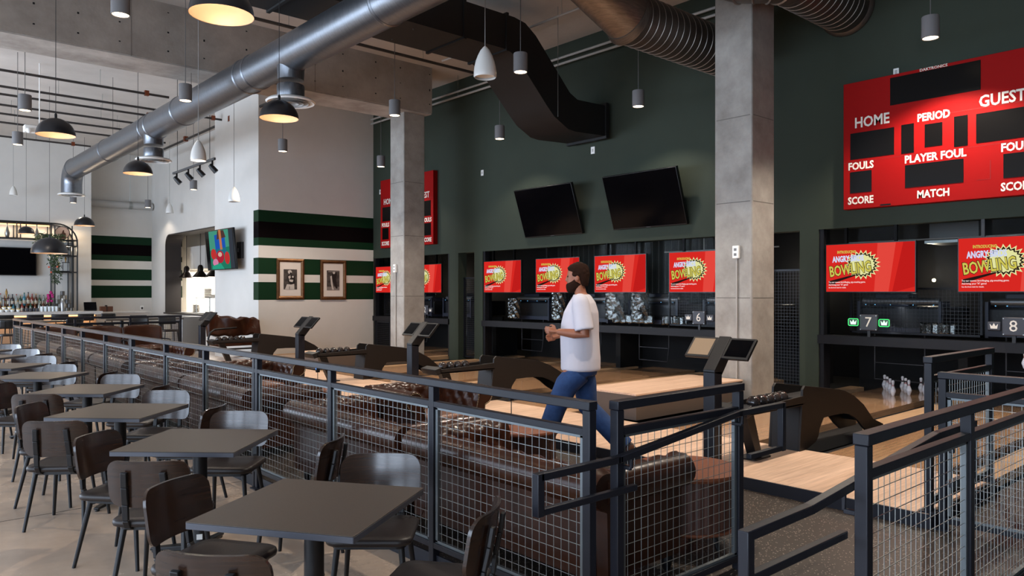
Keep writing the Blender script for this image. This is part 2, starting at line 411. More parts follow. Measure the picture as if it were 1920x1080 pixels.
for p, q in zip(pth[:-1], pth[1:]):
    b.prism([p, q, (q[0] - (.04 if q[0] > 23.1 else 0), q[1] - .04 * (1 if q[1] > 1 else 0)), (p[0] - (.04 if p[1] < 3.69 else 0), p[1] - .04)], 8.66, 9.2, 'x')
b.box(8.6, 23, .9, 9.3, 28.3, .95)
struct(b.build('trim_4', mat('dark_brown_trim', (52, 46, 43), .5)))
b = MB(); bands(b, -6, 8.7, 30, 30.3, -.1, 6.7); struct(b.build('wall_far', [M_white, M_stripe, M_stripe_dark]))
b = MB(); b.box(-6, 29, -.1, 6.46, 30, 6.7); struct(b.build('wall_bar', M_white))
b = MB(); b.box(11.4, 18.35, -.1, 11.6, 30.3, 6.7); bands(b, 8.7, 11.6, 30, 30.3, -.1, 6.7); struct(b.build('wall_kitchen_back', [M_white, M_stripe, M_white]))
# --- window wall and the walls behind the camera
b = MB(); edges = [-5.5]
for wy, _ in WINDOWS: edges += [wy - 1.7, wy + 1.7]
edges.append(31)
for i in range(0, len(edges), 2): b.box(-5.6, edges[i], -.1, -5.4, edges[i + 1], 6.7)
b.box(-5.6, -5.5, -.1, -5.4, 31, .3); b.box(-5.6, -5.5, 4.5, -5.4, 31, 6.7)
struct(b.build('wall_left', M_white))
for i, (wy, _) in enumerate(WINDOWS):
    b = MB()
    for yy in (wy - 1.7, wy - .58, wy + .54, wy + 1.66): b.box(-5.55, yy, .3, -5.48, yy + .04, 4.5)
    for z in (.3, 3.2, 4.46): b.box(-5.55, wy - 1.7, z, -5.48, wy + 1.7, z + .04)
    struct(b.build('window_%d' % (i + 4), M_black))
b = MB(); b.box(-6, -5.7, -.1, 11.25, -5.5, 6.7); struct(b.build('wall_behind', mat('warm_grey_wall', (120, 112, 104), .8)))
b = MB(); b.box(-6, -5.7, 6.7, 14.8, 31, 6.95); struct(b.build('ceiling', M_ceil))
# --- concrete beams and columns
def beam(x0, x1, y0, y1, nm):
    b = MB(); b.box(x0, y0, 5.68, x1, y1, 6.7, 0); b.box(x0, y0 + .02, 5.65, x1, y1 - .02, 5.68, 1)
    x = x0 + .35
    while x < x1:
        for z in (5.85, 6.18, 6.52): b.lathe([(.012, 0), (.012, .004)], 8, (x + R.uniform(-.03, .03), y0 - .002, z), 2) if False else b.box(x, y0 - .002, z + R.uniform(-.02, .02), x + .03, y0, z + .03, 2)
        x += .78 if int(x * 10) % 2 else .62
    for x in (x0 + 3.1, x0 + 6.6, x0 + 9.7, x0 + 13.1): b.box(x, y0 - .003, 5.66, x + .012, y0, 6.7, 3)
    struct(b.build(nm, [M_beam, M_beamlow, M_void, mat('form_joint', (120, 112, 105), .9)]))
beam(-6, 9.97, 13.9, 14.85, 'trim_5'); beam(-6, 7.9, 5.15, 6.15, 'trim_6')
for x, y, w, lb in ((9.45, 5.6, .6, 'square concrete column standing between the lanes, nearer one with white outlet'), (9.35, 14.1, .56, 'square concrete column standing in front of the far red scoreboard')):
    t = thing('concrete_column', lb, 'column', (x + w / 2, y + w / 2, .1), 'concrete columns')
    MB().box(x, y, .1, x + w, y + w, 6.69 if x > 9.4 else 5.66).build('shaft', M_col, t, bevel=.018)
    b = MB()
    for z in (1.55, 2.9, 4.1): b.box(x - .002, y + .03, z, x, y + w - .03, z + .012); b.box(x + .03, y - .002, z, x + w - .03, y, z + .012)
    b.build('pour_line', mat('pour_line_grey', (112, 108, 103), .9), t)
    oy = y + w * (.38 if x > 9.4 else .55); oz = 2.2 if x > 9.4 else 2.18
    k = thing('column_outlet', 'white outlet box and conduit fixed to the %s concrete column' % ('nearer' if x > 9.4 else 'far'), 'outlet', (x, oy, oz), 'white outlets on the columns')
    MB().box(x - .06, oy - .05, oz - .09, x, oy + .05, oz + .09).build('box', M_plastw, k, bevel=.01)
    b = MB()
    for dz in (.035, -.035): b.lathe([(.022, 0), (.022, .005)], 12, (0, 0, 0)) if False else b.box(x - .064, oy - .02, oz + dz - .018, x - .06, oy + .02, oz + dz + .018)
    b.build('socket', mat('socket_grey', (120, 120, 118), .5), k)
    MB().tube([(x - .02, oy, oz - .09), (x - .02, oy, .42)], .013, 8).build('conduit', M_pipel, k)
# ================================================================== RAILINGS
def rail_run(t, p0, p1, zb, zt, posts, dbl=(), low=0., panels=True, wires=M_galv, frame=M_galvframe, gap=.0):
    # p0->p1 straight run; posts = distances along it
    P0 = Vector((p0[0], p0[1], 0)); D = Vector((p1[0] - p0[0], p1[1] - p0[1], 0)); L = D.length; D.normalize()
    N = Vector((-D.y, D.x, 0))
    pt = lambda s, z, n=0.: tuple(P0 + D * s + N * n + Vector((0, 0, z)))
    MB().bar(pt(-.027, zt - .022), pt(L + .027, zt - .022), .062, .044).build('top_rail', M_steel, t, bevel=.004)
    MB().bar(pt(0, zt - .153), pt(L, zt - .153), .045, .036).build('mid_rail', M_steel, t, bevel=.003)
    MB().bar(pt(0, zb + .065), pt(L, zb + .065), .045, .036).build('bottom_rail', M_steel, t, bevel=.003)
    for i, s in enumerate(posts):
        w = .05
        MB().bar(pt(s, low + (0 if not dbl else 0)), pt(s, zt - .045), .05, w, up=tuple(D)).build('post', M_steel, t, bevel=.004)
        if i in dbl: MB().bar(pt(s + .062, low), pt(s + .062, zt - .045), .05, .04, up=tuple(D)).build('post', M_steel, t, bevel=.004)
        MB().bar(pt(s, low), pt(s, low + .012), .11, .11, up=tuple(D)).build('base_plate', M_steel, t)
    if not panels: return
    for i, (a, c) in enumerate(zip(posts[:-1], posts[1:])):
        a2 = a + (.088 if i in dbl else .03); c2 = c - .03
        z0 = zb + .088; z1 = zt - .175
        f = MB()
        for q, r_ in (((a2, z0), (c2, z0)), ((a2, z1), (c2, z1))): f.bar(pt(q[0], q[1] + .0), pt(r_[0], r_[1]), .022, .022)
        for q in (a2 + .011, c2 - .011): f.bar(pt(q, z0), pt(q, z1), .022, .022, up=tuple(D))
        fo = f.build('mesh_frame', frame, t)
        w = MB(); n = max(2, round((c2 - a2) / .054)); m = max(2, round((z1 - z0) / .056))
        for k in range(1, n): w.bar(pt(a2 + (c2 - a2) * k / n, z0, .0025), pt(a2 + (c2 - a2) * k / n, z1, .0025), .0025, .0025, up=tuple(D))
        for k in range(1, m): w.bar(pt(a2, z0 + (z1 - z0) * k / m, -.0025), pt(c2, z0 + (z1 - z0) * k / m, -.0025), .0027, .0027)
        w.build('wire_mesh', wires, fo, smooth=0)
posts = [.0, 1.3, 2.6, 3.93, 5.22, 6.45, 7.75, 9.05, 10.35, 11.65, 12.95, 14.25, 15.55, 16.35]
t = thing('guard_railing', 'long blue-grey steel guard rail with wire mesh between the cafe tables and the sofas', 'railing', (2.755, 2.52, -.1), 'mesh guard railings')
rail_run(t, (2.755, 2.52), (2.755, 18.87), .0, 1.09, posts, dbl=(3, 6, 9), low=-.1)
t = thing('guard_railing', 'short mesh guard rail panel along the left of the ramp with a handrail', 'railing', (2.87, 2.44, -.1), 'mesh guard railings')
rail_run(t, (2.87, 2.44), (3.96, 2.44), .0, 1.09, [0, 1.09], low=-.09)
def handrail(t, y, side, pts, low, stand):
    h = MB()
    for p, q in zip(pts[:-1], pts[1:]): h.bar((p[0], y, p[1]), (q[0], y, q[1]), .04, .034)
    for p in pts[1:-1]: h.box(p[0] - .017, y - .02, p[1] - .017, p[0] + .017, y + .02, p[1] + .017)
    for p in (pts[0], pts[-1]): h.box(p[0] - .02, y - .02, low[0] - .017, p[0] + .02, y + .02, p[1] + .017)
    h.bar((pts[0][0], y, low[0]), (low[1], y, low[0]), .034, .03)
    h.bar((pts[-1][0], y, low[0]), (low[2], y, low[0]), .034, .03)
    for x, z in stand: h.bar((x, y, z), (x, y + side, z), .02, .02); h.bar((x, y, z), (x, y, z + .07), .016, .016)
    h.build('handrail', M_steel, t, bevel=.004)
handrail(t, 2.375, .065, [(2.27, .82), (2.8, .82), (3.86, .93), (4.35, .93)], (.665, 2.93, 3.97), ((2.9, .76), (3.9, .86)))
t = thing('guard_railing', 'mesh guard rail along the right side of the ramp, nearest the camera', 'railing', (2.9, 1.25, -.1), 'mesh guard railings')
rail_run(t, (2.9, 1.25), (5.52, 1.25), .0, 1.09, [0, 1.14, 2.62], low=-.09)
handrail(t, 1.325, -.065, [(2.2, .835), (2.62, .84), (3.86, .95), (4.35, .95)], (.69, 2.9, 4.03), ((2.9, .78), (3.9, .88)))
t = thing('guard_railing', 'guard rail with mesh at the right end of the maple approach, running toward the pins', 'railing', (5.68, 1.93, .1), 'mesh guard railings')
rail_run(t, (5.66, 1.99), (6.95, 1.99), .1, 1.18, [0, 1.29], low=.1)
t = thing('guard_railing', 'lower mesh guard rail closing off the approach end at the right of the photo', 'railing', (5.66, 1.88, 0), 'mesh guard railings')
rail_run(t, (5.66, 1.9), (5.66, -2.0), .0, 1.08, [0, 1.3, 2.6, 3.9], low=.0)
t = thing('guard_railing', 'distant guard rail with dark mesh in front of the high bar tables', 'railing', (2.8, 19.1, -.1), 'mesh guard railings')
rail_run(t, (2.8, 19.1), (6.2, 19.1), .0, 1.09, [0, 1.13, 2.27, 3.4], low=-.1, wires=M_black, frame=M_black)
# ================================================================== CEILING SERVICES
# round duct along the tables
t = thing('round_duct', 'long silver round air duct hanging under the ceiling along the cafe side', 'duct', (5, 10, 5.17), 'round ducts')
b = MB(); b.tube([(5, -4, 5.17), (5, 24.3, 5.17)], .275, 40); b.build('pipe', M_duct, t)
b = MB()
for k in range(9): pass
cur = [(5, 24.3 + .42 * math.sin(a), 5.17 - .42 + .42 * math.cos(a)) for a in [rad(q) for q in (0, 18, 36, 54, 72, 90)]]
b.tube(cur + [(5, 24.72, 4.45)], .27, 32); b.build('elbow', M_duct, t)
def ring(b, y, r=.29, w=.03): b.tube([(5, y - w, 5.17), (5, y, 5.17), (5, y + w, 5.17)], [r - .012, r, r - .012], 40)
for y in (4.0, 7.9, 11.75, 12.1, 15.2, 16.9, 17.3, 20.6, 24.2):
    b = MB(); ring(b, y); b.build('flange', M_duct, t)
DIFF = [(10.55, 'largest of the three, nearest on the silver duct'), (17.1, 'at the middle outlet of the silver duct'), (24.72, 'at the far elbow of the silver duct')]
for y, lb in DIFF:
    b = MB()
    if y < 24: b.tube([(5, y - .15, 5.17), (5, y, 4.97), (5, y, 4.78)], [.22, .2, .19], 28)
    b.lathe([(.195, 0), (.2, .01), (.2, .17), (.19, .19)], 28, (5, y, 4.52))
    b.build('branch_collar', M_duct, t)
    k = thing('air_diffuser', 'round white ceiling diffuser %s' % lb, 'diffuser', (5, y, 4.44), 'round air diffusers')
    b = MB(); b.lathe([(.19, .08), (.33, .05), (.36, .02), (.34, 0), (.27, .03), (.2, .05)], 36, (5, y, 4.44), caps=False); b.build('rim', M_plastw, k)
    b = MB()
    for r0 in (.22, .15, .08): b.lathe([(r0 + .035, .0), (r0 + .03, .012), (r0 - .02, .05)], 28, (5, y, 4.435), caps=False)
    b.build('cone', mat('diffuser_silver', (160, 160, 158), .4, metal=.3), k)
for y in (1.5, 6.2, 14.2, 19.5):
    b = MB(); b.tube([(4.8, y, 5.36), (4.8, y, 6.7)], .004, 6); b.build('hanger', M_wire, t)
# black rectangular duct crossing toward the back wall
t = thing('rectangular_duct', 'black rectangular air duct that steps down toward the green wall', 'duct', (8, 9.97, 5.7))
prof = [(1.5, 5.7), (8.35, 5.7), (8.55, 5.62), (9.25, 4.93), (9.45, 4.75), (9.8, 4.58), (10.0, 4.56), (10.86, 4.6), (10.86, 5.17), (10.05, 5.15), (9.85, 5.24), (9.0, 6.08), (8.75, 6.24), (8.5, 6.28), (1.5, 6.28)]
MB().prism(prof, 9.48, 10.47).build('casing', M_blackduct, t, smooth=25)
for x in (3.2, 4.6, 6.0, 7.4, 8.3):
    b = MB(); b.box(x, 9.45, 5.67, x + .05, 10.5, 6.31); b.build('flange', M_blackduct, t)
b = MB(); b.box(10.8, 9.45, 4.55, 10.88, 10.5, 5.22); b.build('end_frame', M_blackduct, t)
MB().box(10.862, 9.55, 4.66, 10.884, 10.4, 5.1).build('grille', M_void, t)
for x, y, z in ((6.6, 9.7, 5.68), (6.6, 10.3, 5.68), (9.5, 9.44, 4.75)):
    MB().tube([(x, y, z), (x, y, 6.7)], .006, 6).build('hanger_rod', M_galv, t)
# spiral ducts toward the back wall
def spiral(y, z, x0, x1, r, lb, elbow=False, smoothto=None):
    t = thing('spiral_duct', lb, 'duct', ((x0 + x1) / 2, y, z), 'spiral ducts over the lanes')
    b = MB(); b.tube([(x0, y, z), (x1, y, z)], r, 40); b.build('pipe', M_ductx, t)
    b = MB(); x = (smoothto or x0) + .1
    while x < x1 - .1:
        b.tube([(x - .005, y, z), (x, y, z), (x + .005, y, z)], [r, r + .007, r], 40, caps=False); x += .145
    b.build('seam_rib', mat('duct_rib', (140, 133, 126), .4, metal=.8), t)
    b = MB(); b.tube([(x1 - .06, y, z), (x1 - .02, y, z), (x1, y, z)], [r, r + .04, r + .045], 40); b.build('end_collar', M_ductx, t)
    if smoothto:
        b = MB(); b.tube([(smoothto - .05, y, z), (smoothto, y, z), (smoothto + .05, y, z)], [r + .005, r + .025, r + .005], 40); b.build('flange', M_ductx, t)
    if elbow:
        c = [(x0, y, z), (x0 - .16, y + .03, z), (x0 - .3, y + .12, z), (x0 - .4, y + .26, z + .01), (x0 - .45, y + .42, z + .04), (x0 - .47, y + .58, z + .12), (x0 - .48, y + .7, z + .26), (x0 - .48, y + .77, z + .45), (x0 - .48, y + .8, z + .9)]
        b = MB(); b.tube(c, r, 36); b.build('elbow', M_ductx, t)
        b = MB()
        for i in range(1, 8):
            d = (Vector(c[i + 1]) - Vector(c[i - 1])).normalized() * .015
            b.tube([Vector(c[i]) - d, c[i], Vector(c[i]) + d], [r + .004, r + .018, r + .004], 36)
        b.build('elbow_seam', mat('duct_rib', (140, 133, 126), .4, metal=.8), t)
spiral(6.85, 5.5, 8.3, 10.98, .36, 'spiral steel duct passing behind the nearer concrete column')
t = [o for o in C.objects if o.name == 'spiral_duct'][0]
b = MB(); b.tube([(8.34, 6.85, 5.49), (6.2, 6.85, 6.33)], .36, 40); b.build('smooth_section', mat('bright_duct_steel', (150, 140, 130), .38, metal=.85, var=(112, 104, 96), scale=6, stretch=(1, 1, 10)), t)
b = MB(); b.tube([(8.24, 6.85, 5.52), (8.3, 6.85, 5.5), (8.36, 6.85, 5.5)], [.365, .395, .365], 40); b.build('flange', M_ductx, t)
spiral(4.98, 5.78, 9.35, 10.98, .36, 'spiral steel duct ending at the green wall right of the nearer concrete column', elbow=True)
# pipes
def pipe(pts, r, m, lb, grp, nm='sprinkler_pipe', fit=None):
    t = thing(nm, lb, 'pipe', pts[0], grp)
    MB().tube(pts, r, 10).build('tube', m, t)
    if fit:
        for p in fit: MB().box(p[0] - r * 1.6, p[1] - r * 1.6, p[2] - r * 1.6, p[0] + r * 1.6, p[1] + r * 1.6, p[2] + r * 2.6).build('fitting', M_copper, t)
    ax = 0 if abs(pts[-1][0] - pts[0][0]) > abs(pts[-1][1] - pts[0][1]) else 1
    n = max(2, int((Vector(pts[-1]) - Vector(pts[0])).length / 2.5))
    for k in range(n):
        p = Vector(pts[0]).lerp(Vector(pts[-1]), (k + .5) / n)
        MB().tube([p, (p.x, p.y, 6.7)], .005, 5).build('hanger', M_galv, t)
ORD = ['first', 'second', 'third', 'fourth', 'fifth', 'sixth', 'seventh', 'eighth']
for i, (y, x1) in enumerate(((19.0, 5.9), (20.5, 8.0), (21.3, 6.6), (22.5, 6.9), (23.6, 7.2), (24.8, 7.6), (27.0, 6.0))):
    pipe([(-3, y, 6.32), (x1, y, 6.32)], .028, M_pipe, 'dark ceiling pipe at upper left, %s behind the near beam' % ORD[i], 'dark pipes over the bar side', fit=[(x1 - .5, y, 6.32)])
pipe([(7.78, 17.2, 6.25), (7.78, 27.2, 6.25)], .035, M_pipe, 'grey ceiling pipe running toward the far wall past the white pier', 'dark pipes over the bar side', fit=[(7.78, 20, 6.25), (7.78, 23.5, 6.25)])
pipe([(4.6, 12.9, 6.45), (10.5, 12.9, 6.45)], .03, M_pipe, 'dark sprinkler pipe hanging in front of the long concrete beam', 'dark pipes over the bar side', fit=[(5.3, 12.9, 6.45)])
for z, lb in ((6.32, 'upper'), (6.2, 'lower')):
    pipe([(10.75, 5.0, z), (10.75, 17.8, z)], .024, M_pipel, '%s silver conduit along the top of the green wall' % lb, 'conduits along the green wall', 'conduit')
pipe([(8.2, 7.6, 6.5), (10.2, 7.6, 6.5)], .04, M_pipe, 'stubby dark pipe between the black duct and the spiral duct', 'ceiling fittings')
pipe([(9.3, 8.0, 6.42), (9.3, 12.6, 6.42)], .022, M_pipel, 'thin silver conduit crossing the ceiling beside the black duct', 'conduits along the green wall', 'conduit')
t = thing('wall_pipe', 'fat white pipe running high along the far striped wall', 'pipe', (7.6, 29.75, 4.8))
MB().tube([(6.5, 29.78, 4.82), (8.66, 29.78, 4.82)], .13, 20).build('tube', mat('pale_pipe_wrap', (176, 174, 170), .6), t)
MB().tube([(7.9, 29.78, 4.95), (7.9, 29.78, 6.7)], .008, 6).build('hanger', M_galv, t)
MB().tube([(7.85, 29.78, 4.82), (7.95, 29.78, 4.82)], .14, 20).build('clamp', M_galv, t)
# ================================================================== CAFE TABLES AND CHAIRS
def rrect(w, d, r, n=5):
    out = []
    for cx, cy, a0 in ((w / 2 - r, d / 2 - r, 0), (-w / 2 + r, d / 2 - r, 90), (-w / 2 + r, -d / 2 + r, 180), (w / 2 - r, -d / 2 + r, 270)):
        for k in range(n + 1): a = rad(a0 + 90 * k / n); out.append((cx + r * math.cos(a), cy + r * math.sin(a)))
    return out
def make_table():
    t = thing('cafe_table', '', 'table')
    b = MB(); b.prism(rrect(.78, .78, .006, 2), .718, .745, 'z', 1); b.prism(rrect(.78, .78, .006, 2), .745, .75, 'z', 0)
    b.build('tabletop', [M_top, M_edge], t, bevel=.002)
    MB().lathe([(.045, .02), (.045, .70)], 24).build('column', M_black, t)
    b = MB(); b.prism(rrect(.34, .34, .03), .70, .718, 'z'); b.build('top_plate', M_black, t)
    for k in range(4):
        b = MB(); a = rad(90 * k); d = Vector((math.cos(a), math.sin(a), 0)); n = Vector((-d.y, d.x, 0))
        q = lambda s, w, z: tuple(d * s + n * w + Vector((0, 0, z)))
        b.add([q(.03, -.04, .02), q(.03, .04, .02), q(.33, .022, .015), q(.33, -.022, .015), q(.03, -.04, .065), q(.03, .04, .065), q(.33, .022, .032), q(.33, -.022, .032)], [(0, 3, 2, 1), (4, 5, 6, 7), (0, 1, 5, 4), (1, 2, 6, 5), (2, 3, 7, 6), (3, 0, 4, 7)])
        b.lathe([(.018, 0), (.018, .016)], 10, q(.31, 0, 0)); b.build('foot', M_black, t, bevel=.006)
    return t
def make_chair():
    t = thing('dining_chair', '', 'chair')
    # seat cushion
    b = MB(); secs = []
    for z, s in ((.425, .95), (.43, .985), (.445, 1.0), (.458, .985), (.466, .94), (.468, .7), (.464, .3)):
        secs.append([(x * s, y * s, z) for x, y in rrect(.45 if s else .45, .44, .07, 6)])
    vs = [p for q in secs for p in q]; n = len(secs[0])
    fs = [(i * n + j, i * n + (j + 1) % n, (i + 1) * n + (j + 1) % n, (i + 1) * n + j) for i in range(len(secs) - 1) for j in range(n)] + [tuple(range(n))[::-1], tuple(range((len(secs) - 1) * n, len(secs) * n))]
    b.add(vs, fs); b.build('seat', M_vinyl, t, smooth=60)
    MB().prism(rrect(.38, .37, .05), .405, .427, 'z').build('seat_pan', M_black, t)
    # curved ply back
    W2, Hh, rc = .225, .262, .07
    out = rrect(2 * W2, Hh, rc, 8)
    def bp(x, z, off):
        y = -.262 + .055 * (x / W2) ** 2 - .16 * (z - .02) + off
        return (x, y, .672 + z)
    b = MB(); N = 22; rows = 14
    def lim(z):   # half width at height z of the rounded panel
        a = abs(z); e = Hh / 2 - rc
        return W2 if a <= e else W2 - rc + math.sqrt(max(0, rc * rc - (a - e) ** 2))
    zs = [-Hh / 2 * math.cos(math.pi * k / rows) for k in range(rows + 1)]
    def face(off):
        return [bp(lim(z) * (2 * i / N - 1), z, off) for z in zs for i in range(N + 1)]
    A = face(.008); B = face(-.008); M = N + 1; q = len(A)
    fs = []
    for r_ in range(rows):
        for i in range(N):
            fs.append((r_ * M + i, (r_ + 1) * M + i, (r_ + 1) * M + i + 1, r_ * M + i + 1))
            fs.append((q + r_ * M + i, q + r_ * M + i + 1, q + (r_ + 1) * M + i + 1, q + (r_ + 1) * M + i))
    loop = [i for i in range(M)] + [r_ * M + N for r_ in range(1, rows + 1)] + [rows * M + i for i in range(N - 1, -1, -1)] + [r_ * M for r_ in range(rows - 1, 0, -1)]
    for a, c in zip(loop, loop[1:] + loop[:1]): fs.append((a, c, q + c, q + a))
    b.add(A + B, fs); b.build('backrest', M_chairwood, t, smooth=50)
    for sx in (-1, 1):
        pts = [(sx * .115, -.1, .415), (sx * .115, -.17, .408), (sx * .115, -.215, .425), (sx * .115, -.238, .47), (sx * .112, -.25, .56), (sx * .108, -.272, .66), (sx * .104, -.286, .745)]
        b = MB()
        for p, r_ in zip(pts[:-1], pts[1:]): b.bar(p, r_, .034, .02, up=(0, 1, .01) if p[2] > .43 else (0, 0, 1))
        b.build('back_upright', M_black, t, bevel=.004)
    for sx in (-1, 1):
        for sy in (-1, 1):
            MB().tube([(sx * .165, sy * .15, .41), (sx * .205, sy * (.195 if sy > 0 else .235), .0)], [.017, .0115], 14).build('leg', M_black, t)
    b = MB(); b.bar((-.165, .13, .398), (.165, .13, .398), .02, .016); b.bar((-.165, -.14, .398), (.165, -.14, .398), .02, .016); b.build('seat_frame', M_black, t)
    return t
TABLES = [(1.636, 3.21, 34), (1.786, 5.116, 46), (1.74, 6.84, 44.5), (1.88, 8.6, 47), (1.75, 10.4, 47), (1.65, 12.1, 45), (1.65, 13.98, 45), (1.68, 15.5, 45)]
TL = ['nearest the camera', 'second in the row from the front', 'third in the row from the front', 'fourth in the row from the front', 'fifth in the row from the front', 'sixth in the row from the front', 'seventh in the row from the front', 'farthest in the row']
tproto = make_table()
for i, (x, y, a) in enumerate(TABLES):
    o = tproto if i == 0 else copy_tree(tproto)
    o.location = (x, y, -.1); o.rotation_euler = (0, 0, rad(a)); o['label'] = 'square grey pedestal cafe table, %s' % TL[i]; o['group'] = 'square cafe tables'
tb2 = [q for q in C.objects if q.get('label') == 'square grey pedestal cafe table, second in the row from the front'][0]
M_sticker = M_plastw; s_ = MB().box(-.018, -.0475, .10, .018, -.044, .135).build('sticker', M_plastw); s_.parent = tb2; s_.rotation_euler = (0, 0, rad(-70))
TS = ['nearest cafe table', 'second cafe table', 'third cafe table', 'fourth cafe table', 'fifth cafe table', 'sixth cafe table', 'seventh cafe table', 'farthest cafe table']
cproto = make_chair(); used = [0]
def chair(mx, my, face, label):
    o = cproto if not used[0] else copy_tree(cproto); used[0] = 1
    rz = rad(face - 90); bx, by = 0, -.235
    ox = mx - (bx * math.cos(rz) - by * math.sin(rz)); oy = my - (bx * math.sin(rz) + by * math.cos(rz))
    o.location = (ox, oy, -.1); o.rotation_euler = (0, 0, rz); o['label'] = label; o['group'] = 'dark walnut dining chairs'
Fm = [(2.3, 3.70, -131), (2.32, 5.77, -132), (2.305, 7.47, -132), (2.38, 9.3, -132), (2.13, 11.15, -132), (2.22, 12.86, -132), (2.3, 14.55, -132), (2.28, 16.1, -132)]
Rm = [(2.09, 2.51, 127), (2.345, 4.34, 134), (2.29, 6.2, 136), (2.39, 7.95, 138), (2.35, 9.72, 140), (2.3, 11.55, 137), (2.32, 13.34, 135), (2.3, 14.9, 135)]
Pm = [(.985, 2.72, 39), (1.265, 4.44, 50), (1.155, 6.27, 54), (1.34, 8.04, 53), (1.15, 9.8, 48), (1.05, 11.6, 45), (1.05, 13.25, 45)]
Qm = [(1.22, 3.84, -57), (1.25, 5.49, -49), (1.17, 7.3, -38), (1.2, 9.15, -45), (1.1, 10.95, -45), (1.02, 12.85, -45), (1.02, 14.5, -45)]
for i, q in enumerate(Fm): chair(*q, 'walnut chair with pale shiny backrest on the far side of the %s' % TS[i])
for i, q in enumerate(Rm): chair(*q, 'dark walnut chair edge-on between the %s and the railing' % TS[i])
for i, q in enumerate(Pm): chair(*q, 'dark walnut chair with rear uprights showing, near side of the %s' % TS[i])
for i, q in enumerate(Qm): chair(*q, 'dark walnut chair with inner backrest showing, left end of the %s' % TS[i])
# ================================================================== CHESTERFIELD SOFAS
def roll_profile():
    p = [(-.335, .10), (-.338, .22), (-.34, .34), (-.342, .44), (-.345, .49)]
    for a in range(245, -16, -20): p.append((-.345 + .098 * math.cos(rad(a)), .592 + .098 * math.sin(rad(a))))
    p += [(-.238, .535), (-.225, .48), (-.21, .43), (-.2, .38), (-.195, .32)]
    # even resample
    L = [0]
    for a, c in zip(p[:-1], p[1:]): L.append(L[-1] + math.dist(a, c))
    out = []; n = 44
    for k in range(n + 1):
        s = L[-1] * k / n; i = max(j for j in range(len(L)) if L[j] <= s + 1e-9); i = min(i, len(p) - 2)
        t = (s - L[i]) / (L[i + 1] - L[i]); out.append((p[i][0] + (p[i + 1][0] - p[i][0]) * t, p[i][1] + (p[i + 1][1] - p[i][1]) * t, s))
    return out, L[-1]
PROF, PL = roll_profile()
def roll_body(length, n):
    vs = []; K = len(PROF)
    for i in range(n + 1):
        x = length * (i / n - .5)
        for j, (y, z, s) in enumerate(PROF):
            a = PROF[max(0, j - 1)]; c = PROF[min(K - 1, j + 1)]; ty, tz = c[0] - a[0], c[1] - a[1]; l = math.hypot(ty, tz); ny, nz = -tz / l, ty / l
            f = s / PL
            d = 0
            if f > .62:
                u = x / .165; w = (s - PL) / .16
                d = .024 * math.sqrt(abs(math.sin(math.pi * (u + w) / 1.0) * math.sin(math.pi * (u - w)))) - .010
            elif f > .3:
                d = .0022 * abs(math.sin(math.pi * x / .055)) - .001
            end = min(1, (length / 2 - abs(x)) / .02); d *= max(0, end)
            vs.append((x, y + ny * d, z + nz * d))
    fs = [(i * K + j, (i + 1) * K + j, (i + 1) * K + j + 1, i * K + j + 1) for i in range(n) for j in range(K - 1)]
    fs += [(i * K + K - 1, (i + 1) * K + K - 1, (i + 1) * K, i * K) for i in range(n)]
    fs += [tuple(range(K)), tuple(range(n * K, (n + 1) * K))[::-1]]
    return vs, fs
def soft_box(b, x0, y0, z0, x1, y1, z1, r=.04, crown=.015):
    cx, cy = (x0 + x1) / 2, (y0 + y1) / 2; w, d = x1 - x0, y1 - y0
    vs = []; secs = 0
    for z, s in ((z0, .94), (z0 + r * .4, .985), (z0 + r, 1), (z1 - r, 1), (z1 - r * .4, .985), (z1, .94), (z1 + crown * .7, .6), (z1 + crown, .2)):
        vs += [(cx + x * s, cy + y * s, z) for x, y in rrect(w, d, r, 4)]; secs += 1
    n = len(vs) // secs
    b.add(vs, [(i * n + j, i * n + (j + 1) % n, (i + 1) * n + (j + 1) % n, (i + 1) * n + j) for i in range(secs - 1) for j in range(n)] + [tuple(range(n))[::-1], tuple(range((secs - 1) * n, secs * n))])
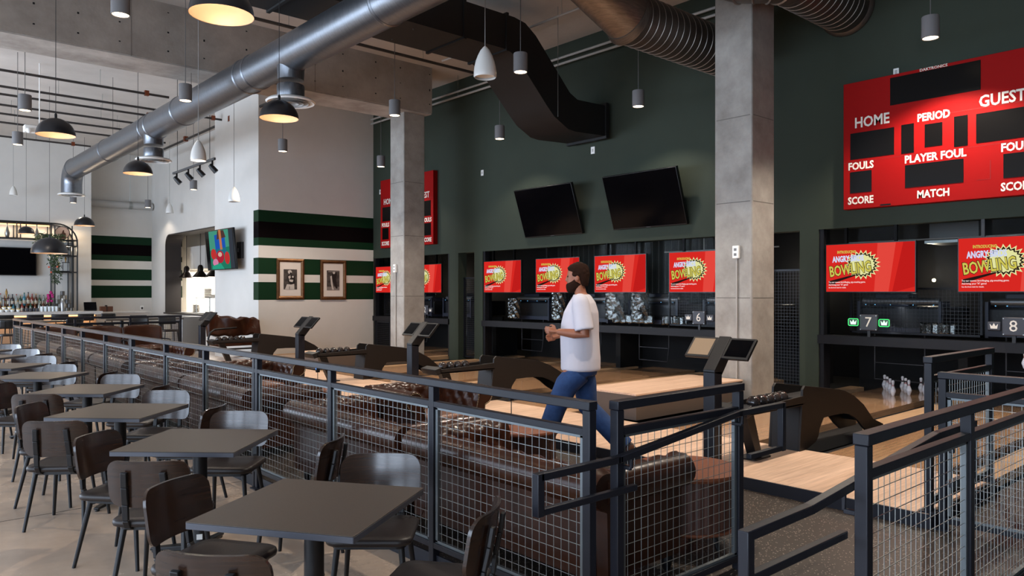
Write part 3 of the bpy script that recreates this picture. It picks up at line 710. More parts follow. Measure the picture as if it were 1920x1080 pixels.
def make_sofa(name, W, seats):
    t = thing(name, '', 'sofa' if seats > 1 else 'armchair')
    b = MB(); b.box(-W / 2 + .09, -.31, .09, W / 2 - .09, .38, .29); b.build('base', M_leather, t, bevel=.02)
    v, f = roll_body(W - .02, int((W) / .022)); b = MB(); b.add(v, f); b.build('backrest', M_leather, t, smooth=50)
    for sx in (-1, 1):
        v, f = roll_body(.74, 34)
        # local arm: profile outer side points to +-x
        M = Matrix.Translation((sx * (W / 2 - .44), .02, 0)) @ Matrix.Rotation(rad(90) if sx < 0 else rad(-90), 4, 'Z')
        b = MB(); b.M = Matrix.Translation((0, 0, -.004)) @ Matrix.Translation((sx * (W / 2 - .425), .03, 0)) @ Matrix.Rotation(rad(-90) if sx < 0 else rad(90), 4, 'Z')
        b.add(v, f); arm = b.build('arm', M_leather, t, smooth=50)
        nb = MB(); nb.M = b.M
        e = .372 if sx < 0 else .372
        k = 0
        for j, (y, z, s) in enumerate(PROF):
            if j % 1 == 0 and z > .12 and seats == 1:
                xx = -e if sx < 0 else e
                cy, cz = (-.30, .35) if z < .48 else (-.34, .59)
                nb.ball((xx, y + (cy - y) * .1, z + (cz - z) * .1), .0065, 6, 4)
        if seats == 1:
            xx = -e if sx < 0 else e; nb.tube([(xx, y + ((-.30 if z < .48 else -.34) - y) * .1, z + ((.35 if z < .48 else .59) - z) * .1) for y, z, s in PROF if z > .12], .003, 5)
        if seats == 1: nb.build('nailhead_trim', M_nail, arm)
    inner = W - .5; w = inner / seats
    for k in range(seats):
        b = MB(); soft_box(b, -inner / 2 + k * w + .004, -.2, .285, -inner / 2 + (k + 1) * w - .004, .385, .415); b.build('seat_cushion', M_leather2, t, smooth=60)
    for sx in (-1, 1):
        for sy in (-.27, .33): MB().lathe([(.022, 0), (.03, .03), (.035, .06), (.03, .095)], 14, (sx * (W / 2 - .14), sy, 0)).build('foot', M_black, t)
    return t
SOFAS = [(3.46, 'nearest the ramp'), (5.31, 'second from the ramp'), (7.97, 'third from the ramp'), (9.8, 'fourth from the ramp'), (12.1, 'fifth from the ramp'), (13.95, 'sixth from the ramp'), (16.2, 'seventh from the ramp'), (18.03, 'farthest from the ramp')]
SOFAS = SOFAS[:7]; sp = make_sofa('leather_sofa', 1.78, 2)
for i, (y, lb) in enumerate(SOFAS):
    o = sp if i == 0 else copy_tree(sp)
    o.location = (3.3, y, 0); o.rotation_euler = (0, 0, rad(-90)); o['label'] = 'brown leather sofa against the railing, %s' % lb; o['group'] = 'leather sofas along the railing'
ARM = [(4.48, 6.32, 180, 'nearest of three across the lounge'), (4.24, 10.0, 180, 'second of three across the lounge'), (4.22, 14.25, 180, 'farthest of three across the lounge')]
ap = make_sofa('leather_armchair', 1.02, 1)
for i, (x, y, rz, lb) in enumerate(ARM):
    o = ap if i == 0 else copy_tree(ap)
    o.location = (x, y, 0); o.rotation_euler = (0, 0, rad(rz)); o['label'] = 'tufted leather armchair with nailhead arms, %s' % lb; o['group'] = 'chesterfield armchairs across the lounge'
# plain-backed armchairs seen beyond, against the distant railing
def make_club():
    t = thing('club_armchair', '', 'armchair')
    b = MB(); b.prism([(-.32, .12), (.34, .12), (.34, .42), (-.2, .4), (-.3, .4)], -.34, .34, 'x'); b.build('seat', M_leather, t, bevel=.03)
    b = MB(); b.grid(lambda u, v: ((u - .5) * .84, -.36 - .1 * v + .12 * (2 * u - 1) ** 2, .3 + .6 * v - .05 * (2 * u - 1) ** 4), 14, 8); b.build('backrest', M_leather, t, solid=.07, bevel=.02)
    for sx in (-1, 1):
        b = MB(); b.tube([(sx * .4, .3, 0), (sx * .4, .3, .5), (sx * .4, .22, .58), (sx * .4, -.25, .58), (sx * .38, -.36, .3)], .018, 10); b.build('arm_tube', M_black, t)
    for sx in (-1, 1): MB().tube([(sx * .3, -.28, 0), (sx * .3, -.28, .14)], .015, 8).build('leg', M_black, t)
    return t
cp = make_club()
for i, (x, y, rz, lb) in enumerate(((3.4, 18.15, 178, 'leftmost of three by the distant railing'), (4.32, 18.15, 180, 'middle of three by the distant railing'), (5.2, 18.2, 183, 'rightmost of three by the distant railing'), (8.0, 16.6, 100, 'crumpled shiny one below the wall television'))):
    if i == 3: break
    o = cp if i == 0 else copy_tree(cp)
    o.location = (x, y, 0); o.rotation_euler = (0, 0, rad(rz)); o['label'] = 'brown leather tub armchair, %s' % lb; o['group'] = 'tub armchairs by the distant railing'
# crumpled leather chair with tubular arm by the pier
t = thing('lounge_chair', 'shiny crumpled brown leather lounge chair with black tube arms beside the white pier', 'armchair', (6.75, 17.35, .1))
b = MB(); b.grid(lambda u, v: (6.32 + 1.25 * u, 17.62 + .12 * math.sin(9 * u) * v, .62 + .5 * v - .12 * u * v + .022 * math.sin(24 * u + 5 * v) + .02 * math.sin(11 * u - 7 * v)), 40, 10)
b.build('backrest', M_leather, t, solid=.12)
b = MB(); b.box(6.3, 17.0, .42, 7.5, 17.6, .56); b.build('seat', M_leather, t, bevel=.04)
b = MB(); b.tube([(6.15, 17.1, .1), (6.15, 17.1, .62), (6.2, 17.12, .74), (6.32, 17.2, .8), (6.9, 17.4, .82)], .022, 10); b.tube([(6.15, 17.1, .35), (7.5, 17.1, .35)], .02, 8); b.build('arm_tube', M_black, t)
b = MB(); b.tube([(7.5, 17.1, .1), (7.5, 17.1, .5)], .022, 8); b.tube([(7.5, 17.6, .1), (7.5, 17.6, .5)], .022, 8); b.tube([(6.2, 17.6, .1), (6.2, 17.6, .9)], .022, 8); b.build('leg_frame', M_black, t)
# fluted drum tables with small call buttons
def make_drum():
    t = thing('drum_table', '', 'side table')
    MB().lathe([(.28, .455), (.345, .462), (.35, .475), (.345, .49), (.0001, .49)], 48).build('top', M_drumtop, t)
    b = MB(); n = 128
    sec = [(.295 + .006 * abs(math.sin(math.pi * 2 * k / 8))) for k in range(n)]
    vs = [(sec[k] * math.cos(2 * math.pi * k / n), sec[k] * math.sin(2 * math.pi * k / n), z) for z in (.12, .455) for k in range(n)]
    b.add(vs, [(k, (k + 1) % n, n + (k + 1) % n, n + k) for k in range(n)] + [tuple(range(n))[::-1], tuple(range(n, 2 * n))]); b.build('body', M_drum, t, smooth=0)
    MB().lathe([(.31, .118), (.318, .128), (.31, .138)], 48).build('base_ring', M_drumtop, t)
    for k in range(3):
        a = 2.1 * k + .5; MB().tube([(.2 * math.cos(a), .2 * math.sin(a), .12), (.24 * math.cos(a), .24 * math.sin(a), 0)], [.022, .014], 10).build('leg', M_black, t)
    return t
dp = make_drum()
DR = [(4.13, 2.92, 'beside the end of the nearest sofa, by the ramp'), (4.3, 4.72, 'between the nearest sofa and the walking man'), (4.25, 8.3, 'in front of the third sofa'), (4.3, 12.4, 'in front of the fifth sofa'), (5.0, 9.2, 'at the front of the second chesterfield armchair')]
for i, (x, y, lb) in enumerate(DR[:4]):
    o = dp if i == 0 else copy_tree(dp)
    o.location = (x, y, 0); o['label'] = 'round fluted red-brown drum table %s' % lb; o['group'] = 'fluted drum tables'
M_led = glow('blue_led', (90, 150, 255), 2.0)
def make_call():
    t = thing('call_button_stand', '', 'call button')
    MB().lathe([(.045, 0), (.045, .012), (.006, .014)], 16).build('base', M_black, t)
    MB().tube([(0, 0, .01), (0, 0, .2)], .004, 8).build('stem', M_black, t)
    h = MB().box(-.022, -.014, .2, .022, .014, .285).build('head', M_black, t, bevel=.004)
    MB().box(-.024, -.006, .235, -.0222, .006, .262).build('light', M_led, h)
    return t
kp = make_call()
for i, (x, y, lb) in enumerate(((4.34, 4.88, 'on the drum table by the walking man'), (4.2, 8.15, 'on the drum table near the third sofa'), (4.36, 12.55, 'on the drum table near the fifth sofa'))):
    o = kp if i == 0 else copy_tree(kp)
    o.location = (x, y, .49); o['label'] = 'small black call button on a thin stem, %s' % lb; o['group'] = 'call buttons on drum tables'
# ================================================================== LANE EQUIPMENT
def make_kiosk(lit):
    t = thing('scoring_kiosk', '', 'kiosk')
    b = MB(); b.prism(rrect(.26, .3, .04), 0, .014, 'z'); b.build('base_plate', M_black, t)
    MB().box(-.06, -.06, .01, .06, .06, .83).build('post', M_steel, t, bevel=.008)
    b = MB(); b.prism([(-.06, .81), (.06, .79), (.295, 1.075), (.2, 1.13), (-.06, .84)], -.06, .06); b.build('arm', M_black, t, bevel=.006)
    ux, uz = math.cos(rad(47)), math.sin(rad(47)); nx, nz = -uz, ux
    c0 = Vector((.045, 0, .935))
    for sy in (-1, 1):
        b = MB(); y0, y1 = (.062, .325) if sy > 0 else (-.325, -.062)
        P = lambda s, n_, y: (c0.x + ux * s + nx * n_, y, c0.z + uz * s + nz * n_)
        def slab(b, s0, s1, n0, n1, ya, yb):
            b.add([P(s0, n0, ya), P(s1, n0, ya), P(s1, n0, yb), P(s0, n0, yb), P(s0, n1, ya), P(s1, n1, ya), P(s1, n1, yb), P(s0, n1, yb)], [(0, 3, 2, 1), (4, 5, 6, 7), (0, 1, 5, 4), (1, 2, 6, 5), (2, 3, 7, 6), (3, 0, 4, 7)])
        slab(b, .0, .235, -.012, .016, y0, y1); tb = b.build('tablet', M_black, t, bevel=.004)
        b = MB(); slab(b, .022, .213, .016, .0172, y0 + .022, y1 - .022); b.build('screen', MATS['kiosk_screen_pale'] if lit == sy else M_tv, tb)
    return t
mat('kiosk_screen_pale', (150, 128, 104), .16)
KY = [(3.84, 'beside the nearer concrete column'), (8.56, 'in front of lanes five and six'), (11.93, 'in front of the far concrete column'), (16.55, 'farthest one, by the leather lounge chair')]
kk = make_kiosk(1); kd = None
for i, (y, lb) in enumerate(KY):
    if i == 0: o = kk
    elif i == 1: o = kd = make_kiosk(0)
    else: o = copy_tree(kd)
    o.location = (5.82, y, .1); o['label'] = 'black scoring kiosk with two tilted tablets, %s' % lb; o['group'] = 'twin tablet kiosks'
def make_return():
    t = thing('ball_return', '', 'ball return')
    side = [(.88, .0), (.945, .59), (.985, .625), (1.7, .53), (1.85, .50), (2.05, .435), (2.29, .315), (2.53, .135), (2.79, .05), (2.79, 0), (2.4, .0), (2.26, .077), (2.16, .15), (2.05, .205), (1.93, .25), (1.8, .268), (1.58, .275), (1.37, .272), (1.285, .175), (1.26, .1), (1.2, .05), (1.01, 0)]
    for y0, lb in ((-.165, 1), (.14, 0)):
        MB().prism(side, y0, y0 + .025).build('side_panel', mat('return_dark_brown', (24, 20, 18), .5), t, bevel=.003)
    b = MB(); b.prism([(.885, 0), (.925, .44), (.94, .44), (.9, 0)], -.14, .14); b.build('front_panel', M_black, t)
    b = MB(); pr = [(.95, .5), (1.69, .5), (1.85, .47), (2.05, .405), (2.29, .285), (2.5, .13), (2.5, .1), (2.27, .26), (2.03, .38), (1.83, .44), (1.69, .47), (.95, .47)]
    b.prism(pr, -.14, .14); b.build('inner_track', M_blackm, t)
    b = MB(); b.box(1.0, -.14, -.075, 2.8, .14, -.07); b.build('pit_tray', M_void, t)
    b = MB(); b.box(.0, -.17, .44, .95, .17, .465); b.prism([(-.05, .42), (.02, .44), (.02, .53), (-.09, .5)], -.17, .17); b.build('tray', M_black, t, bevel=.006)
    for y0 in (-.17, .15):
        b = MB(); b.prism([(.0, .44), (.95, .44), (.95, .53), (.0, .5)], y0, y0 + .02); b.build('tray_rail', mat('return_dark_brown', (24, 20, 18), .5), t, bevel=.003)
    b = MB(); b.prism([(.10, .44), (.24, .44), (.4, .01), (.3, .01)], -.05, .05); b.build('leg', M_black, t, bevel=.004)
    b = MB(); b.prism([(x + .33, y) for x, y in rrect(.3, .2, .03)], 0, .014, 'z'); b.build('foot_plate', M_black, t)
    return t
RY = [3.735, 8.34, 11.83, 16.4]
RL = ['nearest one, right of the twin tablet kiosk', 'second from the right, behind the walking man', 'third from the right, by the far concrete column', 'farthest one, near the striped wall']
rp = make_return()
for i, y in enumerate(RY):
    o = rp if i == 0 else copy_tree(rp)
    o.location = (6.0, y, .1); o['label'] = 'black ball return with arched side panels, %s' % RL[i]; o['group'] = 'ball returns'
bp0 = None
BALLS = {0: [.2, .325, .45, .575, .7], 1: [.1, .23, .36, .49], 2: [.09, .22, .35, .48, .61], 3: [.09, .22, .35, .48, .61]}
for i, xs in BALLS.items():
    for k, x in enumerate(xs):
        if bp0 is None:
            o = bp0 = MB().ball((0, 0, 0), .0625, 24, 16).build('bowling_ball', M_ballm)
        else: o = bp0.copy(); C.objects.link(o)
        o.location = (6.0 + x, RY[i] - .075, .1 + .465 + .0625); o.rotation_euler = (k, k * 2, i)
        tag(o, 'dark bowling ball, %s on the %s ball return' % (ORD[k] + ' from the outer end', ['nearest', 'second', 'third', 'farthest'][i]), 'bowling ball', 'bowling balls on the returns')
# pins
def make_pin():
    t = thing('bowling_pin', '', 'pin')
    s = .23 / .38
    prof = [(.0258, 0), (.029, .003), (.0365, .03), (.045, .06), (.0573, .095), (.0605, .114), (.059, .135), (.05, .165), (.036, .2), (.0265, .235), (.0235, .255), (.0245, .28), (.029, .31), (.0322, .335), (.031, .355), (.024, .371), (.012, .379), (.0001, .381)]
    MB().lathe([(r * s * 1.08, z * s) for r, z in prof], 24).build('body', M_pin, t)
    MB().lathe([(r * s * 1.08 + .0006, z * s) for r, z in ((.0265, .235), (.0248, .247))], 24, caps=False).build('neck_stripe', M_pinred, t)
    MB().lathe([(r * s * 1.08 + .0006, z * s) for r, z in ((.0236, .258), (.0245, .27))], 24, caps=False).build('neck_stripe', M_pinred, t)
    return t
pp = make_pin(); np = 0
PL7 = [(0, 0), (1, .5), (1, -.5), (2, 1), (2, 0), (2, -1), (3, 1.5), (3, .5), (3, -.5), (3, -1.5)]
PN = ['head pin', 'second row, left', 'second row, right', 'third row, left', 'third row, middle', 'third row, right', 'back row, far left', 'back row, inner left', 'back row, inner right', 'back row, far right']
for (a, c), nm in zip(PL7, PN):
    o = pp if np == 0 else copy_tree(pp); np += 1
    o.location = (11.67 + a * .235, 4.6 + c * .27, .1); o['label'] = 'white bowling pin with red neck stripes on lane seven, %s' % nm; o['group'] = 'pins standing on lane seven'
for k, (x, y, z, lb) in enumerate(((11.75, 2.95, .62, 'left'), (11.75, 2.72, .6, 'right'))):
    o = copy_tree(pp); o.location = (x, y, z); o['label'] = 'white pin hanging on a string over lane eight, %s of the two' % lb; o['group'] = 'pins hanging over lane eight'
    MB().tube([(x, y, z + .228), (x, y, 1.6)], .003, 5).build('string', M_wire, o)
for k, (x, y, z, lb) in enumerate(((11.72, 7.62, .62, 'left'), (11.75, 7.48, .6, 'right'))):
    o = copy_tree(pp); o.location = (x, y, z); o['label'] = 'pale pin hanging in the machine over lane six, %s of the two' % lb; o['group'] = 'pins hanging over lane six'
    MB().tube([(x, y, z + .228), (x, y, 1.6)], .003, 5).build('string', M_wire, o)
# ================================================================== PENDANT LAMPS
def make_can():
    t = thing('cylinder_pendant', '', 'pendant lamp')
    MB().lathe([(.087, .012), (.09, .0), (.1, 0), (.1, .26), (.096, .268), (.0001, .268)], 28, caps=False).build('shade', M_grey, t)
    MB().lathe([(.0001, .006), (.086, .006)], 24, caps=False).build('lens', M_lampdisc, t)
    MB().tube([(0, 0, .26), (0, 0, 2.12)], .006, 6).build('cord', M_wiregrey, t)
    return t
CANS = [(2.36, 9.27, 4.75, 'large one at the top left, below the concrete beam'), (2.37, 15.2, 4.75, 'at the far left, upper of two in line'), (2.8, 18.8, 4.75, 'at the far left, lower of two in line'), (4.2, 12.7, 4.75, 'just in front of the silver duct'),
        (7.3, 15.8, 4.75, 'in front of the striped white wall'), (7.6, 22.3, 4.6, 'small one below the black track light'), (8.0, 28.0, 4.6, 'small one in front of the far striped wall'), (7.3, 11.3, 4.75, 'in front of the far concrete column'),
        (10.0, 16.1, 4.75, 'close to the green wall, left of the far column'), (7.2, 7.9, 4.75, 'right of the white teardrop pendant'), (10.0, 8.04, 4.75, 'close to the green wall, left of the nearer column'), (10.0, 11.6, 4.75, 'close to the green wall, below the black duct'),
        (10.0, 3.5, 4.75, 'above the large red scoreboard'), (5.75, 28.2, 4.6, 'half hidden behind the far duct elbow'), (7.2, 3.4, 4.75, 'added out of view to light the nearest approach'), (4.2, 3.6, 4.75, 'added out of view to light the nearest sofas')]  # last two are unseen lamps, added to brighten the approach and sofas
can = make_can(); canlist = []
for i, (x, y, z, lb) in enumerate(CANS):
    o = can if i == 0 else copy_tree(can)
    o.location = (x, y, z); o['label'] = 'grey cylinder pendant lamp, %s' % lb; o['group'] = 'grey cylinder pendant lamps'; canlist.append(o)
for i, o in enumerate(canlist):
    x0 = o.location.x
    L = lamp('SPOT', (0, 0, 0), CANW * (1.1 if i == 12 else .3 if x0 > 9 else .12 if o.location.y > 20 else .3 if x0 < 3 else .8 if x0 < 5 else 1), (1, .87, .73), None, .06, 125, .45); L.parent = o; L.location = (0, 0, .0)
def make_dome(d):
    t = thing('dome_pendant', '', 'pendant lamp'); r = d / 2
    k = [rad(a) for a in range(0, 91, 9)]
    MB().lathe([(r * math.cos(a), r * .98 * math.sin(a)) for a in k[:-1]] + [(.0001, r * .98)], 36, caps=False).build('shade', M_dome, t, smooth=50)
    MB().lathe([(r * .985 * math.cos(a), .002 + r * .955 * math.sin(a)) for a in k[:-1]] + [(.0001, r * .955)], 36, caps=False).build('lining', M_gold, t, smooth=50)
    MB().lathe([(r * .985, .002), (r, 0)], 36, caps=False).build('rim', M_gold, t)
    MB().ball((0, 0, r * .68), r * .13, 14, 10).build('bulb', M_bulb, t)
    MB().lathe([(.018, r * .97), (.018, r + .05), (.004, r + .07)], 12).build('cap', M_dome, t)
    return t
DOMES = [(2.3, 6.1, 3.86, .5, 'largest, cut off by the top edge'), (2.29, 12.3, 3.86, .5, 'at the left over the cafe tables'), (4.34, 9.5, 3.93, .5, 'in front of the nearest white diffuser'), (4.1, 14.95, 3.82, .5, 'below the middle white diffuser'),
         (5.95, 27.6, 3.82, .6, 'over the end of the bar shelf'), (3.85, 21.4, 2.6, .8, 'low one in front of the hanging plant'), (4.4, 28.0, 3.5, .48, 'in front of the top bar shelf')]
for i, (x, y, z, d, lb) in enumerate(DOMES):
    o = make_dome(d); o.location = (x, y, z)
    MB().tube([(x, y, z + d / 2 + .05), (x, y, 5.7 if i == 2 else 6.7)], .004, 6).build('cord', M_wire, o)
    o['label'] = 'black dome pendant with gold lining, %s' % lb; o['group'] = 'black dome pendant lamps'
    lamp('POINT', (x, y, z + d * .2), DOMEW, (1, .78, .54), o, d * .08)
def make_tear(d):
    t = thing('teardrop_pendant', '', 'pendant lamp'); r = d / 2; h = d * 1.36
    pr = [(r * .93, 0), (r, .02), (r * .985, h * .18), (r * .93, h * .34), (r * .82, h * .52), (r * .64, h * .7), (r * .42, h * .86), (r * .2, h * .96), (.012, h)]
    MB().lathe(pr, 32, caps=False).build('shade', M_glassw, t, smooth=60)
    MB().lathe([(.0001, .03), (r * .9, .03)], 28, caps=False).build('diffuser', mat('opal_disc', (214, 208, 196), .5), t)
    return t
TEARS = [(6.3, 7.6, 4.44, .3, 'largest, at the top centre of the photo'), (4.08, 11.76, 3.64, .23, 'glowing one beside the track light'), (6.57, 16.7, 3.66, .25, 'in front of the bright white pier'), (8.25, 26.5, 4.3, .25, 'small far one over the kitchen opening'), (1.9, 15.2, 4.1, .16, 'tiny one at the far left edge')]
for i, (x, y, z, d, lb) in enumerate(TEARS):
    if i == 4: x, y, z, d = 4.1, 28.3, 4.72, .22
    o = make_tear(d); o.location = (x, y, z)
    MB().tube([(x, y, z + d * 1.3), (x, y, 6.7)], .005, 6).build('cord', M_wirew, o)
    o['label'] = 'white opal teardrop pendant, %s' % lb; o['group'] = 'white teardrop pendants'
    if i == 1: lamp('POINT', (x, y, z - .03), 4, (1, .85, .65), o, .05)
# track light
t = thing('track_light', 'black ceiling track with four black spotlights by the pier', 'track light', (6, 17.6, 4.5))
MB().box(5.98, 16.3, 4.48, 6.02, 19.0, 4.53).build('track', mat('track_grey', (70, 70, 70), .5), t)
for y in (16.45, 17.2, 17.95, 18.75):
    b = MB(); b.box(5.985, y - .02, 4.36, 6.015, y + .02, 4.48); d = Vector((.5, -.2, -.6)).normalized(); p = Vector((6, y, 4.33))
    b.tube([p - d * .08, p, p + d * .12], [.04, .055, .06], 14); b.build('spot_head', M_black, t)
for y in (16.6, 18.7): MB().tube([(6, y, 4.53), (6, y, 6.7)], .006, 6).build('hanger', M_wire, t)
# ================================================================== SCOREBOARDS
def make_scoreboard(yL, label):
    X = 10.87; t = thing('scoreboard', label, 'scoreboard', (X, yL - 1.208, 2.83), 'red scoreboards')
    Y = lambda s: yL - s
    MB().box(X, Y(2.416), 2.83, 11.0, Y(0), 4.645).build('cabinet', M_red, t, bevel=.006)
    def win(s0, s1, z0, z1, nm='digit_window'):
        MB().box(X - .006, Y(s1), z0, X, Y(s0), z1).build(nm, M_score, t)
    win(.654, 1.764, 4.22, 4.6, 'message_window')
    for s0, s1, z0, z1 in ((.103, .705, 3.54, 3.915), (1.714, 2.313, 3.54, 3.915), (.802, .962, 3.53, 3.925), (1.457, 1.616, 3.53, 3.925), (1.10, 1.316, 3.577, 3.883), (.1, .401, 3.058, 3.361), (2.017, 2.318, 3.058, 3.361), (.85, 1.568, 3.058, 3.367)): win(s0, s1, z0, z1)
    for s, c, z, w, h in (('HOME', .403, 4.05, .475, .15), ('GUEST', 2.0, 4.06, .51, .15), ('PERIOD', 1.207, 3.98, .4, .105), ('FOULS', .25, 3.437, .355, .105), ('FOULS', 2.167, 3.437, .355, .105), ('PLAYER FOUL', 1.22, 3.44, .755, .105), ('MATCH', 1.203, 2.948, .395, .103), ('SCORE', .247, 2.944, .36, .105), ('SCORE', 2.167, 2.944, .36, .105)):
        size = h * 1.37
        o = text(s, size, (X - .003, Y(c), z), '-x', M_ink, t, bold=.0045, fit=w)
    o = text('DAKTRONICS', .05, (X - .003, Y(1.207), 4.622), '-x', M_ink, t, fit=.34, bold=.001)
    b = MB()
    for s0, s1, z in ((0.002, 2.414, 3.50), (1.4, 2.4, 3.985)): b.box(X - .0015, Y(s1), z, X, Y(s0), z + .004)
    b.box(X - .003, Y(1.87), 3.067, X, Y(1.72), 3.07); b.box(X - .003, Y(1.875), 3.067, X, Y(1.87), 3.305)
    b.build('panel_seam', mat('scoreboard_seam', (120, 14, 13), .5), t)
    MB().box(X - .003, Y(.66), 2.845, X, Y(.52), 2.865).build('label_plate', M_score, t)
    return t
make_scoreboard(4.975, 'large red basketball scoreboard lit by a pendant, at the right above lane seven')
make_scoreboard(17.52, 'red basketball scoreboard half hidden behind the far concrete column')
# ================================================================== LANE MONITORS
E_red = glow('screen_red', (214, 40, 34), 1.0); E_red2 = glow('screen_light_red', (226, 70, 60), 1.0); E_red3 = glow('screen_dark_red', (190, 28, 26), 1.0)
E_pale = glow('screen_pale_yellow', (226, 226, 160), 1.0); E_lime = glow('screen_lime', (206, 196, 84), 1.0); E_blue = glow('screen_pale_blue', (206, 214, 244), 1.0)
E_dark = glow('screen_dark', (40, 24, 22), 1.0); E_white = glow('screen_white', (248, 226, 224), 1.0)
def make_monitor():
    t = thing('lane_monitor', '', 'screen')
    w, h = 1.24, .69
    MB().box(.0, -w / 2 - .014, -h / 2 - .014, .045, w / 2 + .014, h / 2 + .014).build('bezel', M_tvb, t, bevel=.003)
    s = MB().box(-.002, -w / 2, -h / 2, .001, w / 2, h / 2).build('screen', E_red, t)
    P = lambda u, v: (w / 2 - u * w, h / 2 - v * h)     # picture fractions -> y, z
    def flat(pts, x, m, nm):
        b = MB(); q = [P(*p) for p in pts]; n = len(q)
        b.prism(q, x, x + .0008, 'x'); return b.build(nm, m, s, smooth=0)
    flat([(.60, 0), (.80, 0), (.72, 1), (.56, 1)], -.003, E_red2, 'picture_band')
    flat([(.88, 0), (1, 0), (1, .9), (.80, 1), (.76, 1)], -.003, E_red3, 'picture_band')
    def burst(r0, r1, cx, cy, n=21):
        out = []
        for k in range(2 * n):
            a = math.pi * k / n; r = r1 if k % 2 else r0
            out.append((cx + r * math.cos(a) * .98, cy + r * math.sin(a) * 1.45))
        return out
    flat(burst(.160, .215, .425, .44), -.0040, E_pale, 'burst_rim'); flat(burst(.147, .182, .425, .44), -.0048, E_dark, 'burst_outline'); flat(burst(.132, .150, .425, .44), -.0056, E_pale, 'burst')
    flat([(.03, .84), (.04, .77), (.34, .64), (.36, .66), (.12, .80), (.11, .84)], -.0050, E_dark, 'title_shadow')
    def tx(str_, size, u, v, m, xs, bold=.0, tilt=0., x=-.008, al='CENTER', fit=0.):
        y, z = P(u, v); return text(str_, size, (x, y, z), '-x', m, s, xs=xs, bold=bold, tilt=tilt, align=al, fit=fit)
    tx('INTRODUCING', .056, .245, .165, E_lime, .92, .0014, fit=.27)
    tx('ANGRY BIRDS', .118, .262, .31, E_blue, .68, .005, rad(2), fit=.46)
    for q, z_, x_ in ((E_dark, .008, -.0075), (E_lime, .0, -.009)):
        o = tx('BOWLING', .215, .285, .535, q, .575, .005 + z_, rad(7), x_, fit=.6 + z_ * 2)
    tx('Try our newest bird-flinging, pig-smashing game.', .033, .03, .80, E_white, .84, .0003, al='LEFT')
    tx('And bring your "A" game!', .033, .03, .855, E_white, .84, .0003, al='LEFT')
    tx('See the front desk for details.', .026, .03, .915, E_white, .84, .0002, al='LEFT')
    return t
mon = make_monitor()
MON = [(3.5, 'eight'), (5.28, 'seven'), (8.13, 'six'), (9.9, 'five'), (11.56, 'four'), (13.28, 'three'), (16.17, 'two'), (17.93, 'one')]
for i, (yl, n) in enumerate(MON):
    o = mon if i == 0 else copy_tree(mon)
    o.location = (10.98, yl - .62, 1.99); o['label'] = 'red and yellow bowling advert screen above lane %s' % n; o['group'] = 'screens above the lanes'
    for dy in (-.35, .35): MB().box(11.02, yl - .62 + dy - .02, 2.33, 11.06, yl - .62 + dy + .02, 2.6).build('hanger_bracket', M_black, o)
# lane number signs
E_green = glow('lit_green', (70, 240, 120), 1.6); E_crown = glow('lit_crown', (214, 255, 224), 1.4)
M_sign = mat('sign_charcoal', (54, 56, 64), .45)
CROWN = [(-.036, -.032), (.036, -.032), (.046, .03), (.02, -.002), (0, .038), (-.02, -.002), (-.046, .03)]
for n, y, lit in (('8', 2.86, 0), ('7', 4.635, 1), ('6', 7.47, 0), ('2', 15.5, 0)):
    X = 10.9; Z = 1.205
    t = thing('lane_number_sign', 'charcoal lane sign with number %s%s above the pins' % (n, ' between green lit crowns' if lit else ' between unlit white crowns' if n != '2' else ' beside the far column'), 'sign', (X, y, Z), 'lane number signs')
    MB().box(X, y - .125, Z - .115, X + .06, y + .125, Z + .115).build('plate', M_sign, t, bevel=.012)
    text(n, .2, (X - .002, y, Z), '-x', M_ink, t)
    b = MB()
    for dy in (-.108, .108):
        for dz in (-.098, .098): b.box(X - .003, y + dy - .006, Z + dz - .006, X, y + dy + .006, Z + dz + .006)
    b.build('screw', M_galv, t)
    for dy in (.215, -.215):
        p = MB().box(X + .01, y + dy - .075, Z - .055, X + .05, y + dy + .075, Z + .055).build('crown_plate', M_sign, t, bevel=.01)
        MB().prism([(y + dy + a, Z + c) for a, c in CROWN], X + .006, X + .009, 'x').build('crown', E_crown if lit else M_ink, p, smooth=0)
        if lit:
            b = MB(); q = [(y + dy + a, Z + c) for a, c in rrect(.14, .1, .02)]
            b.tube([(X + .008, a, c) for a, c in q] + [(X + .008, q[0][0], q[0][1])], .005, 6); b.build('glow_border', E_green, p)
            lamp('POINT', (X - .05, y + dy, Z), .25, (.2, 1, .4), p, .04)
    MB().box(X + .02, y - .02, 1.0, X + .05, y + .02, Z - .11).build('bracket', M_black, t)
